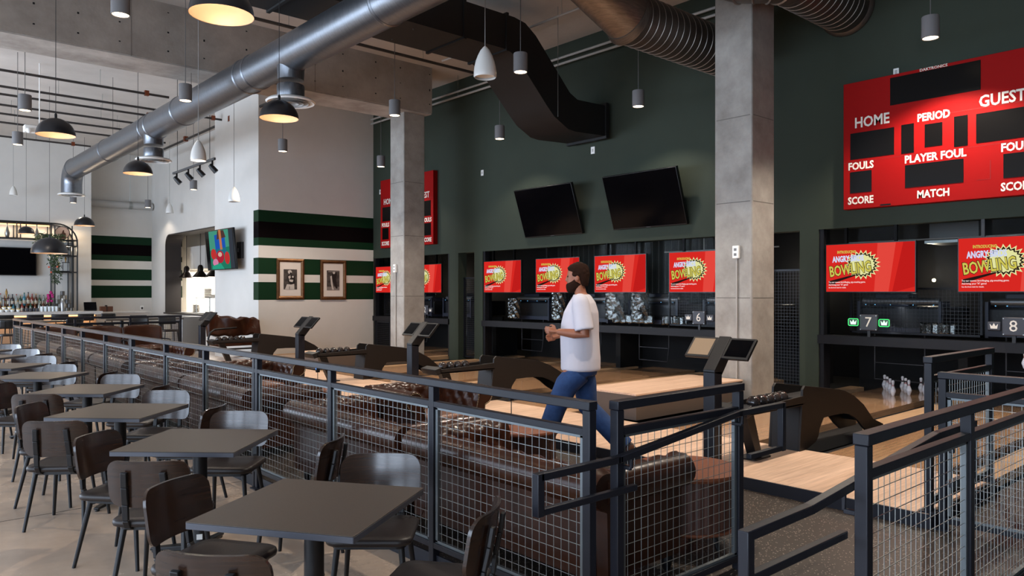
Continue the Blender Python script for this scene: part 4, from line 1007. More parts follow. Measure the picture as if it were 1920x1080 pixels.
# machines behind the masks
M_mach = mat('machine_grey', (34, 34, 38), .45); M_mach2 = mat('machine_blue_grey', (58, 62, 78), .4)
E_g = glow('tiny_green_led', (90, 255, 170), 1.5); E_b = glow('tiny_blue_led', (120, 200, 255), 1.5)
def make_setter():
    t = thing('pinsetter', '', 'pinsetting machine')
    MB().box(0, -.62, 1.05, 1.1, .62, 1.42).build('housing', M_mach, t, bevel=.03)
    b = MB(); b.box(-.06, -.58, 1.02, .0, .58, 1.1); b.box(-.06, -.6, 1.0, .3, -.56, 1.5); b.box(-.06, .56, 1.0, .3, .6, 1.5); b.build('frame', M_mach2, t)
    MB().tube([(.05, -.55, 1.5), (.05, .55, 1.5)], .05, 14).build('roller', M_stainless, t)
    MB().box(.1, -.1, 1.42, .45, .4, 1.62).build('control_box', M_mach2, t, bevel=.02)
    b = MB()
    for y in (-.5, -.22, .1, .33, .47): b.box(-.07, y - .006, 1.44, -.06, y + .006, 1.452)
    b.build('indicator_light', E_b, t)
    b = MB(); b.box(-.02, -.35, .55, .0, .35, .56); b.tube([(0, -.36, .56), (0, -.36, 1.05)], .012, 8); b.tube([(0, .36, .56), (0, .36, 1.05)], .012, 8); b.tube([(0, -.36, .56), (-.05, -.36, .3), (0, .36, .3), (0, .36, .56)], .01, 8); b.build('pin_table', M_mach, t)
    return t
st = make_setter()
for i, y in enumerate(LANES):
    o = st if i == 0 else copy_tree(st)
    o.location = (11.95, y, 0); o['label'] = 'dark pinsetting machine behind the mask of lane %s' % ['eight', 'seven', 'six', 'five', 'four', 'three', 'two', 'one'][i]; o['group'] = 'pinsetting machines'
def crinkle(cx, cy, z0, z1, r):
    b = MB(); b.grid(lambda u, v: (cx + (r + .022 * math.sin(17 * u * 6.28 / 2 + 9 * v) * math.sin(31 * v)) * math.cos(2 * math.pi * u), cy + (r + .02 * math.sin(13 * v + 40 * u)) * math.sin(2 * math.pi * u), z0 + (z1 - z0) * v), 36, 26); return b
for i, (y, x, z0, z1, r, lb) in enumerate(((13.0, 11.65, 1.05, 1.5, .14, 'leftmost, above lane three'), (11.55, 11.65, 1.05, 1.65, .15, 'second from the left, behind the man'), (9.95, 11.65, 1.1, 1.75, .2, 'right of the man, above lane five'), (9.35, 11.68, 1.1, 1.75, .17, 'right of the man, between lanes five and six'))):
    tag(crinkle(x, y, z0, z1, r).build('foil_duct', M_foil), 'crinkled silver foil duct behind the mask, %s' % lb, 'duct', 'foil ducts in the machine room')
for i, (y, w, lb) in enumerate(((9.6, 1.0, 'above lane five'), (8.6, .55, 'beside the wire cage of lane six'), (4.0, .5, 'between lanes seven and eight'))):
    b = MB(); b.grid(lambda u, v: (11.75 + .02 * math.sin(40 * u), y - w / 2 + w * u, 1.03 + .16 * v + .01 * math.sin(33 * u)), 30, 6); tag(b.build('foil_box', M_foil, solid=.08), 'flat silver foil wrapped box on the ledge %s' % lb, 'box', 'foil boxes on the ledge')
b = MB(); b.grid(lambda u, v: (13.2 + .06 * math.sin(u * 2 * math.pi * 26), 8.7 + 4.4 * u, 1.0 + 2.15 * v), 260, 1)
tag(b.build('pleated_curtain', M_curtain), 'grey pleated curtain hanging behind the screens of lanes four and five', 'curtain')
b = MB(); b.grid(lambda u, v: (12.8, 11.35 + .55 * u, .1 + .9 * v), 4, 4)
for i, (y, lb) in enumerate(((11.15, 'left'), (10.95, 'right'))):
    b = MB(); b.grid(lambda u, v: (11.7 + .05 * math.sin(9 * u + 6 * v), y - .06 + .02 * v + .1 * u * (1.3 - .6 * v), .25 + .6 * v), 10, 12); tag(b.build('plastic_sheet', M_foil, solid=.01), 'shiny hanging plastic strip in the pit behind the man, %s one' % lb, 'plastic sheet', 'plastic strips in the pit')
# mesh cages
def cage(y0, y1, z0, z1, x, lb, nm='mesh_gate', cat='gate', frame=.03):
    t = thing(nm, lb, cat, (x, (y0 + y1) / 2, z0), 'dark mesh gates')
    f = MB()
    for y in (y0, y1 - frame): f.box(x - .02, y, z0, x + .02, y + frame, z1)
    for z in (z0, z1 - frame): f.box(x - .02, y0, z, x + .02, y1, z + frame)
    f.build('frame', M_steel, t)
    w = MB(); y = y0 + .05
    while y < y1 - .03: w.box(x - .002, y, z0, x + .002, y + .004, z1); y += .05
    z = z0 + .05
    while z < z1: w.box(x - .006, y0, z, x - .002, y1, z + .004); z += .05
    w.build('wire_mesh', mat('dark_wire', (70, 72, 76), .5, metal=.5), t, smooth=0)
cage(5.71, 6.3, .1, 2.0, 11.18, 'dark mesh gate between the lanes, right of the nearer concrete column')
cage(13.66, 14.27, .1, 2.0, 11.18, 'dark mesh gate between green posts, right of the far concrete column')
cage(7.3, 8.6, 1.02, 1.7, 11.6, 'dark wire cage behind the lane six mask', 'wire_cage', 'cage')
cage(3.4, 5.2, 1.02, 1.7, 11.6, 'dark wire cage behind the lane seven mask', 'wire_cage', 'cage')
cage(17.3, 18.0, .12, .86, 11.05, 'pale mesh screen below the ledge at the far left lane', 'mesh_gate', 'mesh screen')
cage(17.3, 18.0, 1.02, 1.64, 11.3, 'pale mesh screen above the ledge at the far left lane', 'mesh_gate', 'mesh screen')
for i, (x, y, z, lb) in enumerate(((14.3, 7.35, 1.85, 'seen through the gate right of the nearer column'), (14.3, 17.6, 1.85, 'seen through the gate right of the far column'), (14.3, 4.95, 1.85, 'seen between the screens of lanes seven and eight'))):
    o = tag(MB().ball((x, y, z), .03, 12, 8).build('work_light', glow('work_bulb', (255, 236, 190), 12)), 'small bare glowing work light, %s' % lb, 'lamp', 'bare work lights')
    lamp('POINT', (x - .15, y, z + .05), 10, (1, .85, .65), None, .05)
for i, (y, n) in enumerate(((4.6, 'seven'), (2.86, 'eight'))):  # unseen light bars added behind the ledge to brighten the pins
    t = thing('added_pin_light', 'slim light bar added unseen behind the ledge to brighten the pins of lane %s' % n, 'light', (11.25, y, .84), 'added pin light bars')
    MB().box(11.22, y - .45, .93, 11.28, y + .45, .98).build('housing', M_black, t); MB().box(11.23, y - .43, .925, 11.27, y + .43, .93).build('tube', glow('cool_tube', (226, 234, 255), 3), t)
    L = lamp('AREA', (11.26, y, .91), 5, (.86, .92, 1), t, rot=(0, rad(-38), 0)); L.data.shape = 'RECTANGLE'; L.data.size = .05; L.data.size_y = .85
for i, (z0, y0, y1) in enumerate(((2.75, 1.35, 5.4), (2.78, 6.6, 9.0))):
    t = thing('backroom_conduit', 'thin conduit high behind the mask of lanes %s' % ['seven and eight', 'five and six'][i], 'conduit', (12.0, y0, z0), 'conduits behind the masks')
    MB().tube([(12.0, y0, 2.42), (12.0, y1, 2.42)], .012, 8).build('tube', M_pipel, t)
    for y in (y0 + .6, y0 + 1.5): MB().tube([(12.0, y, 2.42), (12.0, y, 3.2)], .012, 8).build('drop', M_pipel, t)
t = thing('vent_box', 'pale grey vent box high behind the mask between lanes seven and eight', 'vent', (12.2, 3.9, 2.5))
MB().box(12.1, 3.6, 2.38, 12.7, 4.25, 2.85).build('body', mat('vent_grey', (110, 110, 108), .5), t); MB().box(12.05, 3.55, 2.36, 12.75, 4.3, 2.4).build('flange', M_galv, t)
# ================================================================== TELEVISIONS, FRAMES, OUTLETS
def tilted_tv(yc, zc, w, h, lb):
    t = thing('wall_television', lb, 'television', (10.75, yc, zc), 'black wall televisions')
    M = Matrix.Translation((10.77, yc, zc)) @ Matrix.Rotation(rad(-19), 4, 'Y')
    b = MB(); b.M = M; b.box(-.02, -w / 2, -h / 2, .05, w / 2, h / 2); b.build('bezel', M_tvb, t, bevel=.006)
    b = MB(); b.M = M; b.box(-.023, -w / 2 + .012, -h / 2 + .022, -.02, w / 2 - .012, h / 2 - .012); b.build('screen', M_tv, t)
    b = MB(); b.M = M; b.box(-.0235, -.05, -h / 2 + .006, -.0225, .05, -h / 2 + .014); b.build('badge', mat('badge_grey', (90, 90, 92), .5), t)
    b = MB(); b.box(10.85, yc - .25, zc - .15, 11.0, yc + .25, zc + .15); b.build('wall_mount', M_black, t)
tilted_tv(11.0, 3.29, 1.66, 1.03, 'black tilted television on the green wall, left of the two')
tilted_tv(8.54, 3.3, 1.66, 1.02, 'black tilted television on the green wall, right of the two')
for y, z, w, h, lb in ((13.36, 4.38, .09, .13, 'left of the two black televisions'), (9.96, 4.415, .1, .14, 'between and above the two black televisions'), (17.72, 4.38, .09, .13, 'beside the far scoreboard top corner'), (4.29, 4.70, .075, .11, 'on top of the large scoreboard')):
    t = thing('wall_outlet', 'small white outlet plate on the green wall, %s' % lb, 'outlet', (11, y, z), 'white outlet plates')
    MB().box(10.985, y - w / 2, z - h / 2, 11, y + w / 2, z + h / 2).build('plate', M_plastw, t, bevel=.004)
    MB().box(10.982, y - .018, z - .03, 10.985, y + .018, z + .03).build('socket', mat('socket_pale', (176, 176, 172), .5), t)
M_fr = mat('antique_gold_frame', (124, 88, 56), .36, metal=.7, var=(92, 64, 42), scale=9)
M_mat = mat('ivory_mount', (214, 204, 194), .7)
def frame(x0, x1, z0, z1, lb, fig):
    t = thing('picture_frame', lb, 'framed picture', ((x0 + x1) / 2, 18.05, z0), 'framed photographs')
    b = MB(); w = .085
    o = [(x0, z0), (x1, z0), (x1, z1), (x0, z1)]; i = [(x0 + w, z0 + w), (x1 - w, z0 + w), (x1 - w, z1 - w), (x0 + w, z1 - w)]; md = [(x0 + w * .5, z0 + w * .5), (x1 - w * .5, z0 + w * .5), (x1 - w * .5, z1 - w * .5), (x0 + w * .5, z1 - w * .5)]
    L = [[(p[0], 18.098, p[1]) for p in o], [(p[0], 18.062, p[1]) for p in o], [(p[0], 18.045, p[1]) for p in md], [(p[0], 18.07, p[1]) for p in i], [(p[0], 18.095, p[1]) for p in i]]
    vs = [p for q in L for p in q]; b.add(vs, [(a * 4 + k, a * 4 + (k + 1) % 4, a * 4 + 4 + (k + 1) % 4, a * 4 + 4 + k) for a in range(4) for k in range(4)]); b.build('moulding', M_fr, t, smooth=20)
    MB().box(x0 + w - .005, 18.085, z0 + w - .005, x1 - w + .005, 18.095, z1 - w + .005).build('mount', M_mat, t)
    px0, px1, pz0, pz1 = x0 + .19, x1 - .19, z0 + .25, z1 - .27
    p = MB().box(px0, 18.08, pz0, px1, 18.0855, pz1).build('photo', [mat('photo_mid_grey', (84, 78, 74), .5, var=(40, 36, 35), scale=16)], t)
    G = {0: mat('photo_black', (30, 27, 26), .5), 1: mat('photo_light', (190, 182, 174), .5), 2: mat('photo_grey', (124, 116, 110), .5)}
    for k, (pts, g) in enumerate(fig):
        q = [(px0 + (px1 - px0) * a, pz1 - (pz1 - pz0) * c) for a, c in pts]
        MB().prism(q, 18.0795 - .0006 * k, 18.0801 - .0006 * k, 'y').build('figure', G[g], p, smooth=0)
    gm = bpy.data.materials.get('frame_glass')
    return t
el = lambda cx, cy, rx, ry, n=14: [(cx + rx * math.cos(2 * math.pi * k / n), cy + ry * math.sin(2 * math.pi * k / n)) for k in range(n)]
frame(8.19, 8.93, 1.47, 2.5, 'gold framed photo of a helmeted player, left of two on the striped wall', [
    ([(.3, .3), (.62, .25), (.86, .42), (.84, .7), (.55, .78), (.3, .6)], 0), (el(.46, .13, .15, .1), 1), (el(.52, .2, .07, .05), 0), ([(.33, .36), (.5, .3), (.52, .42), (.4, .5)], 1), (el(.68, .37, .07, .05), 1), ([(.4, .5), (.72, .52), (.66, .64), (.42, .6)], 1), ([(.1, .98), (.24, .74), (.55, .76), (.78, .72), (.8, 1), (.1, 1)], 1), ([(.4, .86), (.46, .84), (.45, 1), (.4, 1)], 2)])
frame(9.39, 10.14, 1.45, 2.495, 'gold framed photo of a batter swinging, right of two on the striped wall', [
    ([(0, .82), (1, .82), (1, 1), (0, 1)], 2), ([(.4, .12), (.74, .08), (.8, .2), (.7, .4), (.85, .9), (.72, .92), (.5, .6), (.34, .55), (.36, .3)], 0), ([(.26, .3), (.38, .26), (.44, .6), (.5, .86), (.56, .97), (.42, .97), (.32, .7)], 1), (el(.55, .11, .1, .07), 1), ([(.1, .03), (.98, .0), (.98, .05), (.1, .09)], 2)])
# colourful television on an arm by the pier
t = thing('mounted_television', 'television with colourful blue and red picture mounted on an arm at the white pier', 'television', (7.45, 19.8, 2.75))
M = Matrix.Translation((7.42, 19.8, 2.76)) @ Matrix.Rotation(rad(-5), 4, 'Y') @ Matrix.Rotation(rad(2), 4, 'Z')
def pb(x0, y0, z0, x1, y1, z1): b = MB(); b.M = M; b.box(x0, y0, z0, x1, y1, z1); return b
pb(0, -.9, -.53, .05, .9, .53).build('bezel', M_tvb, t, bevel=.005)
s = pb(-.003, -.885, -.515, 0, .885, .515).build('screen', M_tv, t)
def pic(pts, k, m, nm='picture_shape'):
    b = MB(); b.M = M; b.prism([(.885 - a * 1.77, .515 - c * 1.03) for a, c in pts], -.0045 - .0008 * k, -.004 - .0008 * k, 'x'); b.build(nm, m, s, smooth=0)
G = lambda n, c: glow('picture_' + n, c, .8)
pic([(.14, .01), (.84, .01), (.84, .99), (.14, .99)], 0, G('teal', (74, 160, 136)), 'picture')
pic([(.34, .12), (.7, .08), (.72, .6), (.36, .62)], 1, G('blue', (36, 92, 190))); pic([(.14, .5), (.84, .44), (.84, .99), (.14, .99)], 1, G('green', (40, 128, 104)))
pic([(.46, .02), (.68, .02), (.74, .2), (.42, .24)], 2, G('brown', (86, 60, 58))); pic([(.5, .0), (.58, .0), (.6, .5), (.52, .5)], 3, G('orange', (206, 130, 84)))
pic(el(.27, .6, .1, .14), 3, G('red', (206, 56, 56))); pic(el(.74, .72, .09, .16), 3, G('red', (206, 56, 56))); pic(el(.5, .68, .14, .16), 4, G('crimson', (186, 40, 60))); pic(el(.32, .82, .1, .1), 5, G('pink', (226, 140, 180))); pic(el(.5, .62, .07, .06), 6, G('cream', (226, 190, 170))); pic([(.2, .9), (.5, .84), (.62, .99), (.2, .99)], 6, G('sea', (46, 170, 140)))
pic([(.84, .02), (.98, .02), (.98, .98), (.84, .98)], 1, G('dim', (60, 66, 76)))
b = MB(); b.box(7.48, 19.5, 2.7, 7.6, 19.56, 2.76); b.box(7.6, 19.1, 2.68, 7.66, 19.6, 2.78); b.box(7.66, 19.0, 2.52, 7.73, 19.3, 2.94); b.build('wall_arm', M_black, t)
# ================================================================== BAR
M_warm = glow('warm_led_strip', (255, 196, 130), 3.0)
t = thing('bar_counter', 'long pale stone bar counter with glowing front below the black bar shelf', 'bar counter', (2, 26, -.1))
MB().box(-2.5, 25.5, .98, 6.0, 26.25, 1.08).build('worktop', M_stone, t, bevel=.008)
MB().box(-2.5, 25.85, -.1, 5.9, 26.15, .98).build('front', mat('bar_front_warm', (150, 122, 96), .6), t)
MB().box(-2.4, 25.8, .93, 5.85, 25.85, .965).build('light_strip', M_warm, t)
MB().tube([(-2.5, 25.7, .1), (5.9, 25.7, .1)], .03, 10).build('foot_rail', M_stainless, t)
lamp('AREA', (1.8, 25.76, .9), 60, (1, .66, .36), t, 0, rot=(rad(-20), 0, 0)).data.shape = 'RECTANGLE'
for L in [l for l in bpy.data.lights if l.type == 'AREA' and l.name.startswith('lamp_light')]: L.size = 8; L.size_y = .08
t = thing('service_counter', 'low pale counter end at the right of the bar with a dark till', 'counter', (6.6, 27, -.1))
MB().box(6.05, 26.6, -.1, 7.6, 27.2, .98).build('body', M_white, t); MB().box(6.0, 26.5, .98, 7.7, 27.3, 1.03).build('worktop', M_stone, t)
t = thing('till', 'black till standing on the bar end', 'till', (6.05, 26.0, 1.08))
MB().box(5.62, 25.9, 1.08, 5.92, 26.15, 1.11).build('base', M_black, t); b = MB(); b.prism([(25.95, 1.11), (26.03, 1.11), (26.09, 1.33), (26.05, 1.35)], 5.6, 5.94, 'x'); b.build('display', M_tv, t)
t = thing('wooden_caddy', 'small brown wooden caddy on the bar end beside the till', 'caddy', (6.4, 26.9, 1.03)); MB().box(6.25, 26.8, 1.03, 6.6, 27.0, 1.2).build('box', mat('caddy_brown', (96, 56, 36), .5), t); MB().box(6.41, 26.79, 1.03, 6.43, 27.01, 1.24).build('divider', M_black, t)
# back-bar shelf frame
t = thing('bar_shelf', 'tall black metal back-bar shelf with rounded corner and warm strip light', 'shelf', (3, 28.8, -.1))
def fr2(y, r=.025):
    b = MB(); arcp = [(5.3 + .6 * math.sin(a), y, 3.3 + .6 * math.cos(a)) for a in [rad(q) for q in range(0, 91, 10)]]
    b.tube([(-2, y, 3.9), (5.3, y, 3.9)], r, 8); b.tube(arcp, r, 8); b.tube([(5.9, y, 3.3), (5.9, y, 1.0)], r, 8)
    for x in (5.25, 5.75): b.tube([(x, y, 1.0), (x, y, 3.85)], r * .8, 8)
    for x in (5.15, 4.3, 4.2): b.tube([(x, y, 3.36), (x, y, 3.9)], r * .7, 8)
    return b
fr2(28.35).build('front_frame', M_black, t); fr2(28.95).build('rear_frame', M_black, t)
for z, x0, nm in ((3.36, -2, 'upper'), (2.84, 5.25, 's'), (2.3, 5.25, 's'), (3.16, 5.25, 's')):
    MB().box(x0, 28.33, z, 5.92, 28.97, z + .035).build('shelf_board', M_black, t)
MB().box(-2, 28.9, 3.83, 5.2, 28.95, 3.87).build('light_strip', M_warm, t)
MB().box(-2, 28.1, -.1, 5.92, 28.98, 1.0).build('back_counter', mat('back_counter_black', (26, 24, 24), .5), t)
MB().box(-2, 28.7, 1.0, 5.18, 28.98, 1.22).build('bottle_step', M_black, t)
L = lamp('AREA', (2.6, 28.7, 3.8), 60, (1, .76, .5), t); L.data.shape = 'RECTANGLE'; L.data.size = 7; L.data.size_y = .1
L = lamp('AREA', (5.45, 28.45, 3.1), 34, (1, .78, .55), t, rot=(rad(-60), 0, 0)); L.data.shape = 'RECTANGLE'; L.data.size = .5; L.data.size_y = .1
t = thing('bar_television', 'black television on the wall behind the bar', 'television', (3.9, 28.9, 2.2))
MB().box(2.95, 28.82, 2.2, 4.82, 28.9, 3.1).build('bezel', M_tvb, t, bevel=.01); MB().box(2.98, 28.815, 2.23, 4.79, 28.82, 3.07).build('screen', M_tv, t); MB().box(3.6, 28.9, 2.4, 4.1, 29.0, 2.9).build('wall_mount', M_black, t)
def bottle(x, y, z, h, col, cap, lb, k):
    t = thing('bottle', lb, 'bottle', (x, y, z), 'bottles behind the bar'); r = h * .115
    g = mat('bottle_%d' % k, col, .12, spec=.7)
    MB().lathe([(r * .9, 0), (r, .01), (r, h * .55), (r * .85, h * .64), (r * .36, h * .74), (r * .34, h * .9)], 14).build('body', g, t)
    kid = t.children[-1] if False else None
    b = MB(); b.lathe([(r * .4, h * .9), (r * .4, h), (.0001, h)], 10); b.build('cap', mat('cap_%s' % cap, {'red': (150, 40, 34), 'black': (24, 24, 26), 'gold': (180, 140, 70), 'green': (40, 90, 60)}[cap], .4), t)
    MB().lathe([(r + .001, h * .15), (r + .001, h * .42)], 14, caps=False).build('label', mat('bottle_label', (206, 196, 176), .6), t)
    for c in t.children: pass
BC = [((86, 44, 24), 'amber'), ((150, 156, 150), 'clear'), ((40, 74, 52), 'green'), ((120, 66, 30), 'brown'), ((36, 30, 30), 'black'), ((60, 124, 140), 'blue'), ((136, 50, 34), 'red')]
CAPS = ['black', 'red', 'gold', 'green']
seq = [0, 1, 3, 0, 4, 1, 2, 5, 3, 6, 0, 2, 1, 3]
def place_bottle(x, y, z, h, c, cap, lb, k):
    # local-built: build at origin then move
    o = thing('bottle', lb, 'bottle', (0, 0, 0), 'bottles behind the bar'); r = h * .115
    MB().lathe([(r * .9, 0), (r, .01), (r, h * .55), (r * .85, h * .64), (r * .36, h * .74), (r * .34, h * .9)], 14).build('body', mat('bottle_glass_' + BC[c][1], BC[c][0], .12, spec=.7), o)
    MB().lathe([(r * .4, h * .9), (r * .4, h), (.0001, h)], 10).build('cap', mat('cap_%s' % cap, {'red': (150, 40, 34), 'black': (24, 24, 26), 'gold': (180, 140, 70), 'green': (40, 90, 60)}[cap], .4), o)
    MB().lathe([(r + .001, h * .15), (r + .001, h * .42)], 14, caps=False).build('label', mat('bottle_label', (206, 196, 176), .6), o)
    o.location = (x, y, z)
for k in range(14):
    x = 3.72 + .108 * k; place_bottle(x, 28.82, 1.22, R.uniform(.34, .44), seq[k], CAPS[k % 4], '%s bottle in the back row behind the bar, %s from the left' % (BC[seq[k]][1], (ORD + ['ninth', 'tenth', 'eleventh', 'twelfth', 'thirteenth', 'fourteenth'])[k]), k)
seq2 = [3, 0, 4, 5, 1, 6, 0, 2, 3, 1, 0, 4]
for k in range(12):
    x = 3.78 + .118 * k; place_bottle(x, 28.52, 1.0, R.uniform(.32, .4), seq2[k], CAPS[(k + 2) % 4], '%s bottle in the front row behind the bar, %s from the left' % (BC[seq2[k]][1], (ORD + ['ninth', 'tenth', 'eleventh', 'twelfth'])[k]), k + 20)
glassm = mat('clear_glass', (225, 230, 230), .05, trans=.0, spec=.8)
for k in range(9):
    o = MB().lathe([(.03, 0), (.036, .01), (.042, .15), (.039, .15), (.033, .015), (.0001, .012)], 16, caps=False).build('drinking_glass', glassm)
    o.location = (4.48 + .048 * k, 26.0 + (k % 2) * .1, 1.08); tag(o, 'clear tumbler upturned in a row on the bar, %s from the left' % (ORD + ['ninth'])[k], 'glass', 'tumblers on the bar')
for k, (x, z) in enumerate(((3.47, 1.08), (3.6, 1.08), (3.73, 1.08), (3.88, 1.08), (3.535, 1.15), (3.665, 1.15))):
    o = thing('fruit_bowl', 'small white bowl of yellow fruit on the bar, %s' % ['bottom row first', 'bottom row second', 'bottom row third', 'bottom row fourth', 'top left', 'top right'][k], 'bowl', (0, 0, 0), 'stacked fruit bowls')
    MB().lathe([(.03, 0), (.036, .004), (.062, .07), (.059, .07), (.033, .01), (.0001, .008)], 20, caps=False).build('bowl', M_plastw, o)
    b = MB()
    for q in range(6): a = q * 1.05; b.ball((.033 * math.cos(a), .033 * math.sin(a), .066), .021, 10, 6)
    b.build('fruit', mat('lemon_yellow', (214, 178, 66), .5), o); o.location = (x, 25.95, z)
for k in range(5):
    o = MB().lathe([(.032, 0), (.036, .02), (.039, .1), (.036, .1), (.032, .02), (.0001, .018)], 14, caps=False).build('dark_tumbler', mat('smoked_glass', (60, 60, 66), .1)); o.location = (4.04 + .085 * k, 26.05, 1.08)
    tag(o, 'dark smoked tumbler on the bar, %s from the left' % ORD[k], 'glass', 'smoked tumblers on the bar')
t = thing('cocktail_shaker', 'silver cocktail shaker on the bar under the shelf', 'shaker', (0, 0, 0)); MB().lathe([(.05, 0), (.065, .24), (.05, .28), (.03, .33)], 18).build('body', M_stainless, t); MB().lathe([(.03, .33), (.03, .38), (.0001, .39)], 14).build('lid', M_galv, t); t.location = (5.02, 26.0, 1.08)
# tins pyramid, trophies, vases
n = 0
for row, cnt in enumerate((5, 4, 3, 2, 1)):
    for k in range(cnt):
        o = MB().lathe([(.062, 0), (.068, .008), (.068, .13), (.062, .138), (.0001, .138)], 16).build('storage_tin', mat('tin_%d' % (n % 3), [(120, 118, 110), (150, 140, 126), (94, 92, 90)][n % 3], .4, metal=.3))
        o.location = (5.52 + (k - (cnt - 1) / 2) * .14, 28.62, 1.0 + row * .139); n += 1
        tag(o, 'grey tin in the pyramid, %s row up, %s from the left' % (ORD[row], ORD[k]), 'tin', 'pyramid of tins')
def trophy(x, y, z, h, lb, twin=True):
    o = thing('trophy', lb, 'trophy', (0, 0, 0), 'trophies on the shelf')
    MB().box(-.11, -.06, 0, .11, .06, .03).build('base', M_stone if False else M_black, o)
    if twin:
        for sx in (-.08, .08): MB().tube([(sx, 0, .03), (sx, 0, h * .6)], .018, 10).build('column', M_stainless, o)
    else: MB().tube([(0, 0, .03), (0, 0, h * .6)], .025, 10).build('column', M_stainless, o)
    MB().box(-.11, -.05, h * .6, .11, .05, h * .6 + .02).build('platform', M_black, o)
    MB().lathe([(.02, 0), (.014, h * .1), (.035, h * .22), (.03, h * .3), (.012, h * .36), (.02, h * .39), (.0001, h * .4)], 12, (0, 0, h * .62)).build('figure', mat('trophy_gold', (150, 116, 66), .35, metal=.8), o)
    o.location = (x, y, z)
trophy(5.42, 28.6, 2.875, .3, 'small trophy on the third shelf, left one', False); trophy(5.64, 28.6, 2.875, .3, 'small twin-column trophy on the third shelf, right one'); trophy(5.62, 28.65, 2.335, .5, 'tall dark trophy on the second shelf'); trophy(5.4, 28.6, 2.335, .3, 'short trophy at the left of the second shelf', False); trophy(3.92, 28.32, 1.0, .75, 'tall trophy with gold figure standing among the bottles')
for k, (x, lb) in enumerate(((3.98, 'left'), (4.79, 'right'))):
    o = MB().lathe([(.045, 0), (.05, .01), (.075, .14), (.06, .26), (.02, .36), (.018, .44), (.03, .46)], 18, caps=True).build('vase', M_foil if False else mat('silver_vase', (140, 140, 136), .3, metal=.6)); o.location = (x, 28.6, 3.395); tag(o, 'silver pin-shaped vase on the top bar shelf, %s one' % lb, 'vase', 'silver vases on the top shelf')
t = thing('plaque', 'round pale plaque with dark bottle picture on the top bar shelf', 'plaque', (5.5, 28.6, 3.39)); b = MB(); b.M = Matrix.Translation((5.5, 28.55, 3.62)) @ Matrix.Rotation(rad(90), 4, 'X'); b.lathe([(.0001, 0), (.2, 0), (.2, .03), (.0001, .03)], 32); b.build('disc', mat('plaque_pink', (176, 150, 136), .6), t)
b = MB(); b.M = Matrix.Translation((5.5, 28.55, 3.62)) @ Matrix.Rotation(rad(90), 4, 'X'); b.lathe([(.2, -.002), (.22, 0), (.22, .035), (.2, .035)], 32, caps=False); b.build('rim', M_black, t)
MB().prism([(5.42, 3.45), (5.6, 3.45), (5.6, 3.6), (5.55, 3.64), (5.55, 3.72), (5.51, 3.7), (5.48, 3.6), (5.42, 3.58)], 28.512, 28.519).build('picture', mat('plaque_brown', (70, 40, 28), .6), t)
def leaves(b, c, n, sp, drop):
    for k in range(n):
        a = R.uniform(0, 6.28); rr = R.uniform(.05, sp); dz = -R.uniform(-.12, drop)
        p = Vector((c[0] + rr * math.cos(a), c[1] + rr * .5 * math.sin(a), c[2] + dz)); d = Vector((R.uniform(-1, 1), R.uniform(-1, 1), R.uniform(-1.4, .4))).normalized() * R.uniform(.07, .14); w = d.cross(Vector((R.uniform(-1, 1), R.uniform(-1, 1), .3))).normalized() * .018
        b.add([p, p + d * .5 + w, p + d, p + d * .5 - w], [(0, 1, 2, 3)])
t = thing('hanging_plant', 'trailing green plant with orange flowers hanging from the bar shelf', 'plant', (4.85, 28.4, 3.4))
b = MB(); leaves(b, (5.05, 28.0, 3.42), 380, .45, .2); leaves(b, (5.2, 28.1, 3.1), 330, .2, .55); leaves(b, (5.25, 28.15, 2.45), 120, .14, .5); b.build('foliage', mat('leaf_green', (52, 72, 40), .6), t, smooth=0, solid=.002)
b = MB()
for k in range(9): b.ball((4.85 + R.uniform(0, .5), 28.0, 3.4 - R.uniform(0, .25) - (k > 5) * .9), .03, 8, 6)
b.build('flower', mat('orange_flower', (206, 90, 60), .5), t); MB().lathe([(.1, 0), (.14, .16)], 14, (5.05, 28.6, 3.395)).build('pot', M_black, t)
t = thing('orchid', 'magenta orchid standing on the back bar by the shelf post', 'flower', (5.1, 28.24, 1.0)); b = MB()
for k in range(12): b.ball((5.1 + R.uniform(-.07, .07), 28.2, 1.35 + R.uniform(0, .32)), .045, 8, 6)
b.build('blossom', mat('magenta', (176, 30, 110), .5), t); MB().tube([(5.1, 28.24, 1.0), (5.1, 28.22, 1.4), (5.08, 28.2, 1.66)], .008, 6).build('stem', mat('leaf_green', (52, 72, 40), .6), t)
# bar stools, high tables
def make_stool():
    t = thing('bar_stool', '', 'stool')
    MB().prism(rrect(.4, .38, .08), .74, .79, 'z').build('seat', M_vinyl, t, bevel=.01)
    b = MB(); b.grid(lambda u, v: ((u - .5) * .42, -.2 + .05 * (2 * u - 1) ** 2 - .04 * v, .92 + .2 * v), 12, 4); b.build('backrest', M_black, t, solid=.025)
    for sx in (-.1, .1): MB().bar((sx, -.17, .76), (sx, -.23, 1.08), .025, .018, up=(0, 1, 0)).build('back_upright', M_black, t)
    for sx in (-1, 1):
        for sy in (-1, 1): MB().tube([(sx * .15, sy * .14, .74), (sx * .21, sy * .21, 0)], .013, 8).build('leg', M_black, t)
    b = MB(); z = .3
    for p, q in (((-.185, -.18, z), (.185, -.18, z)), ((-.185, .18, z), (.185, .18, z)), ((-.185, -.18, z), (-.185, .18, z)), ((.185, -.18, z), (.185, .18, z))): b.tube([p, q], .01, 6)
    b.build('footrest', M_black, t); return t
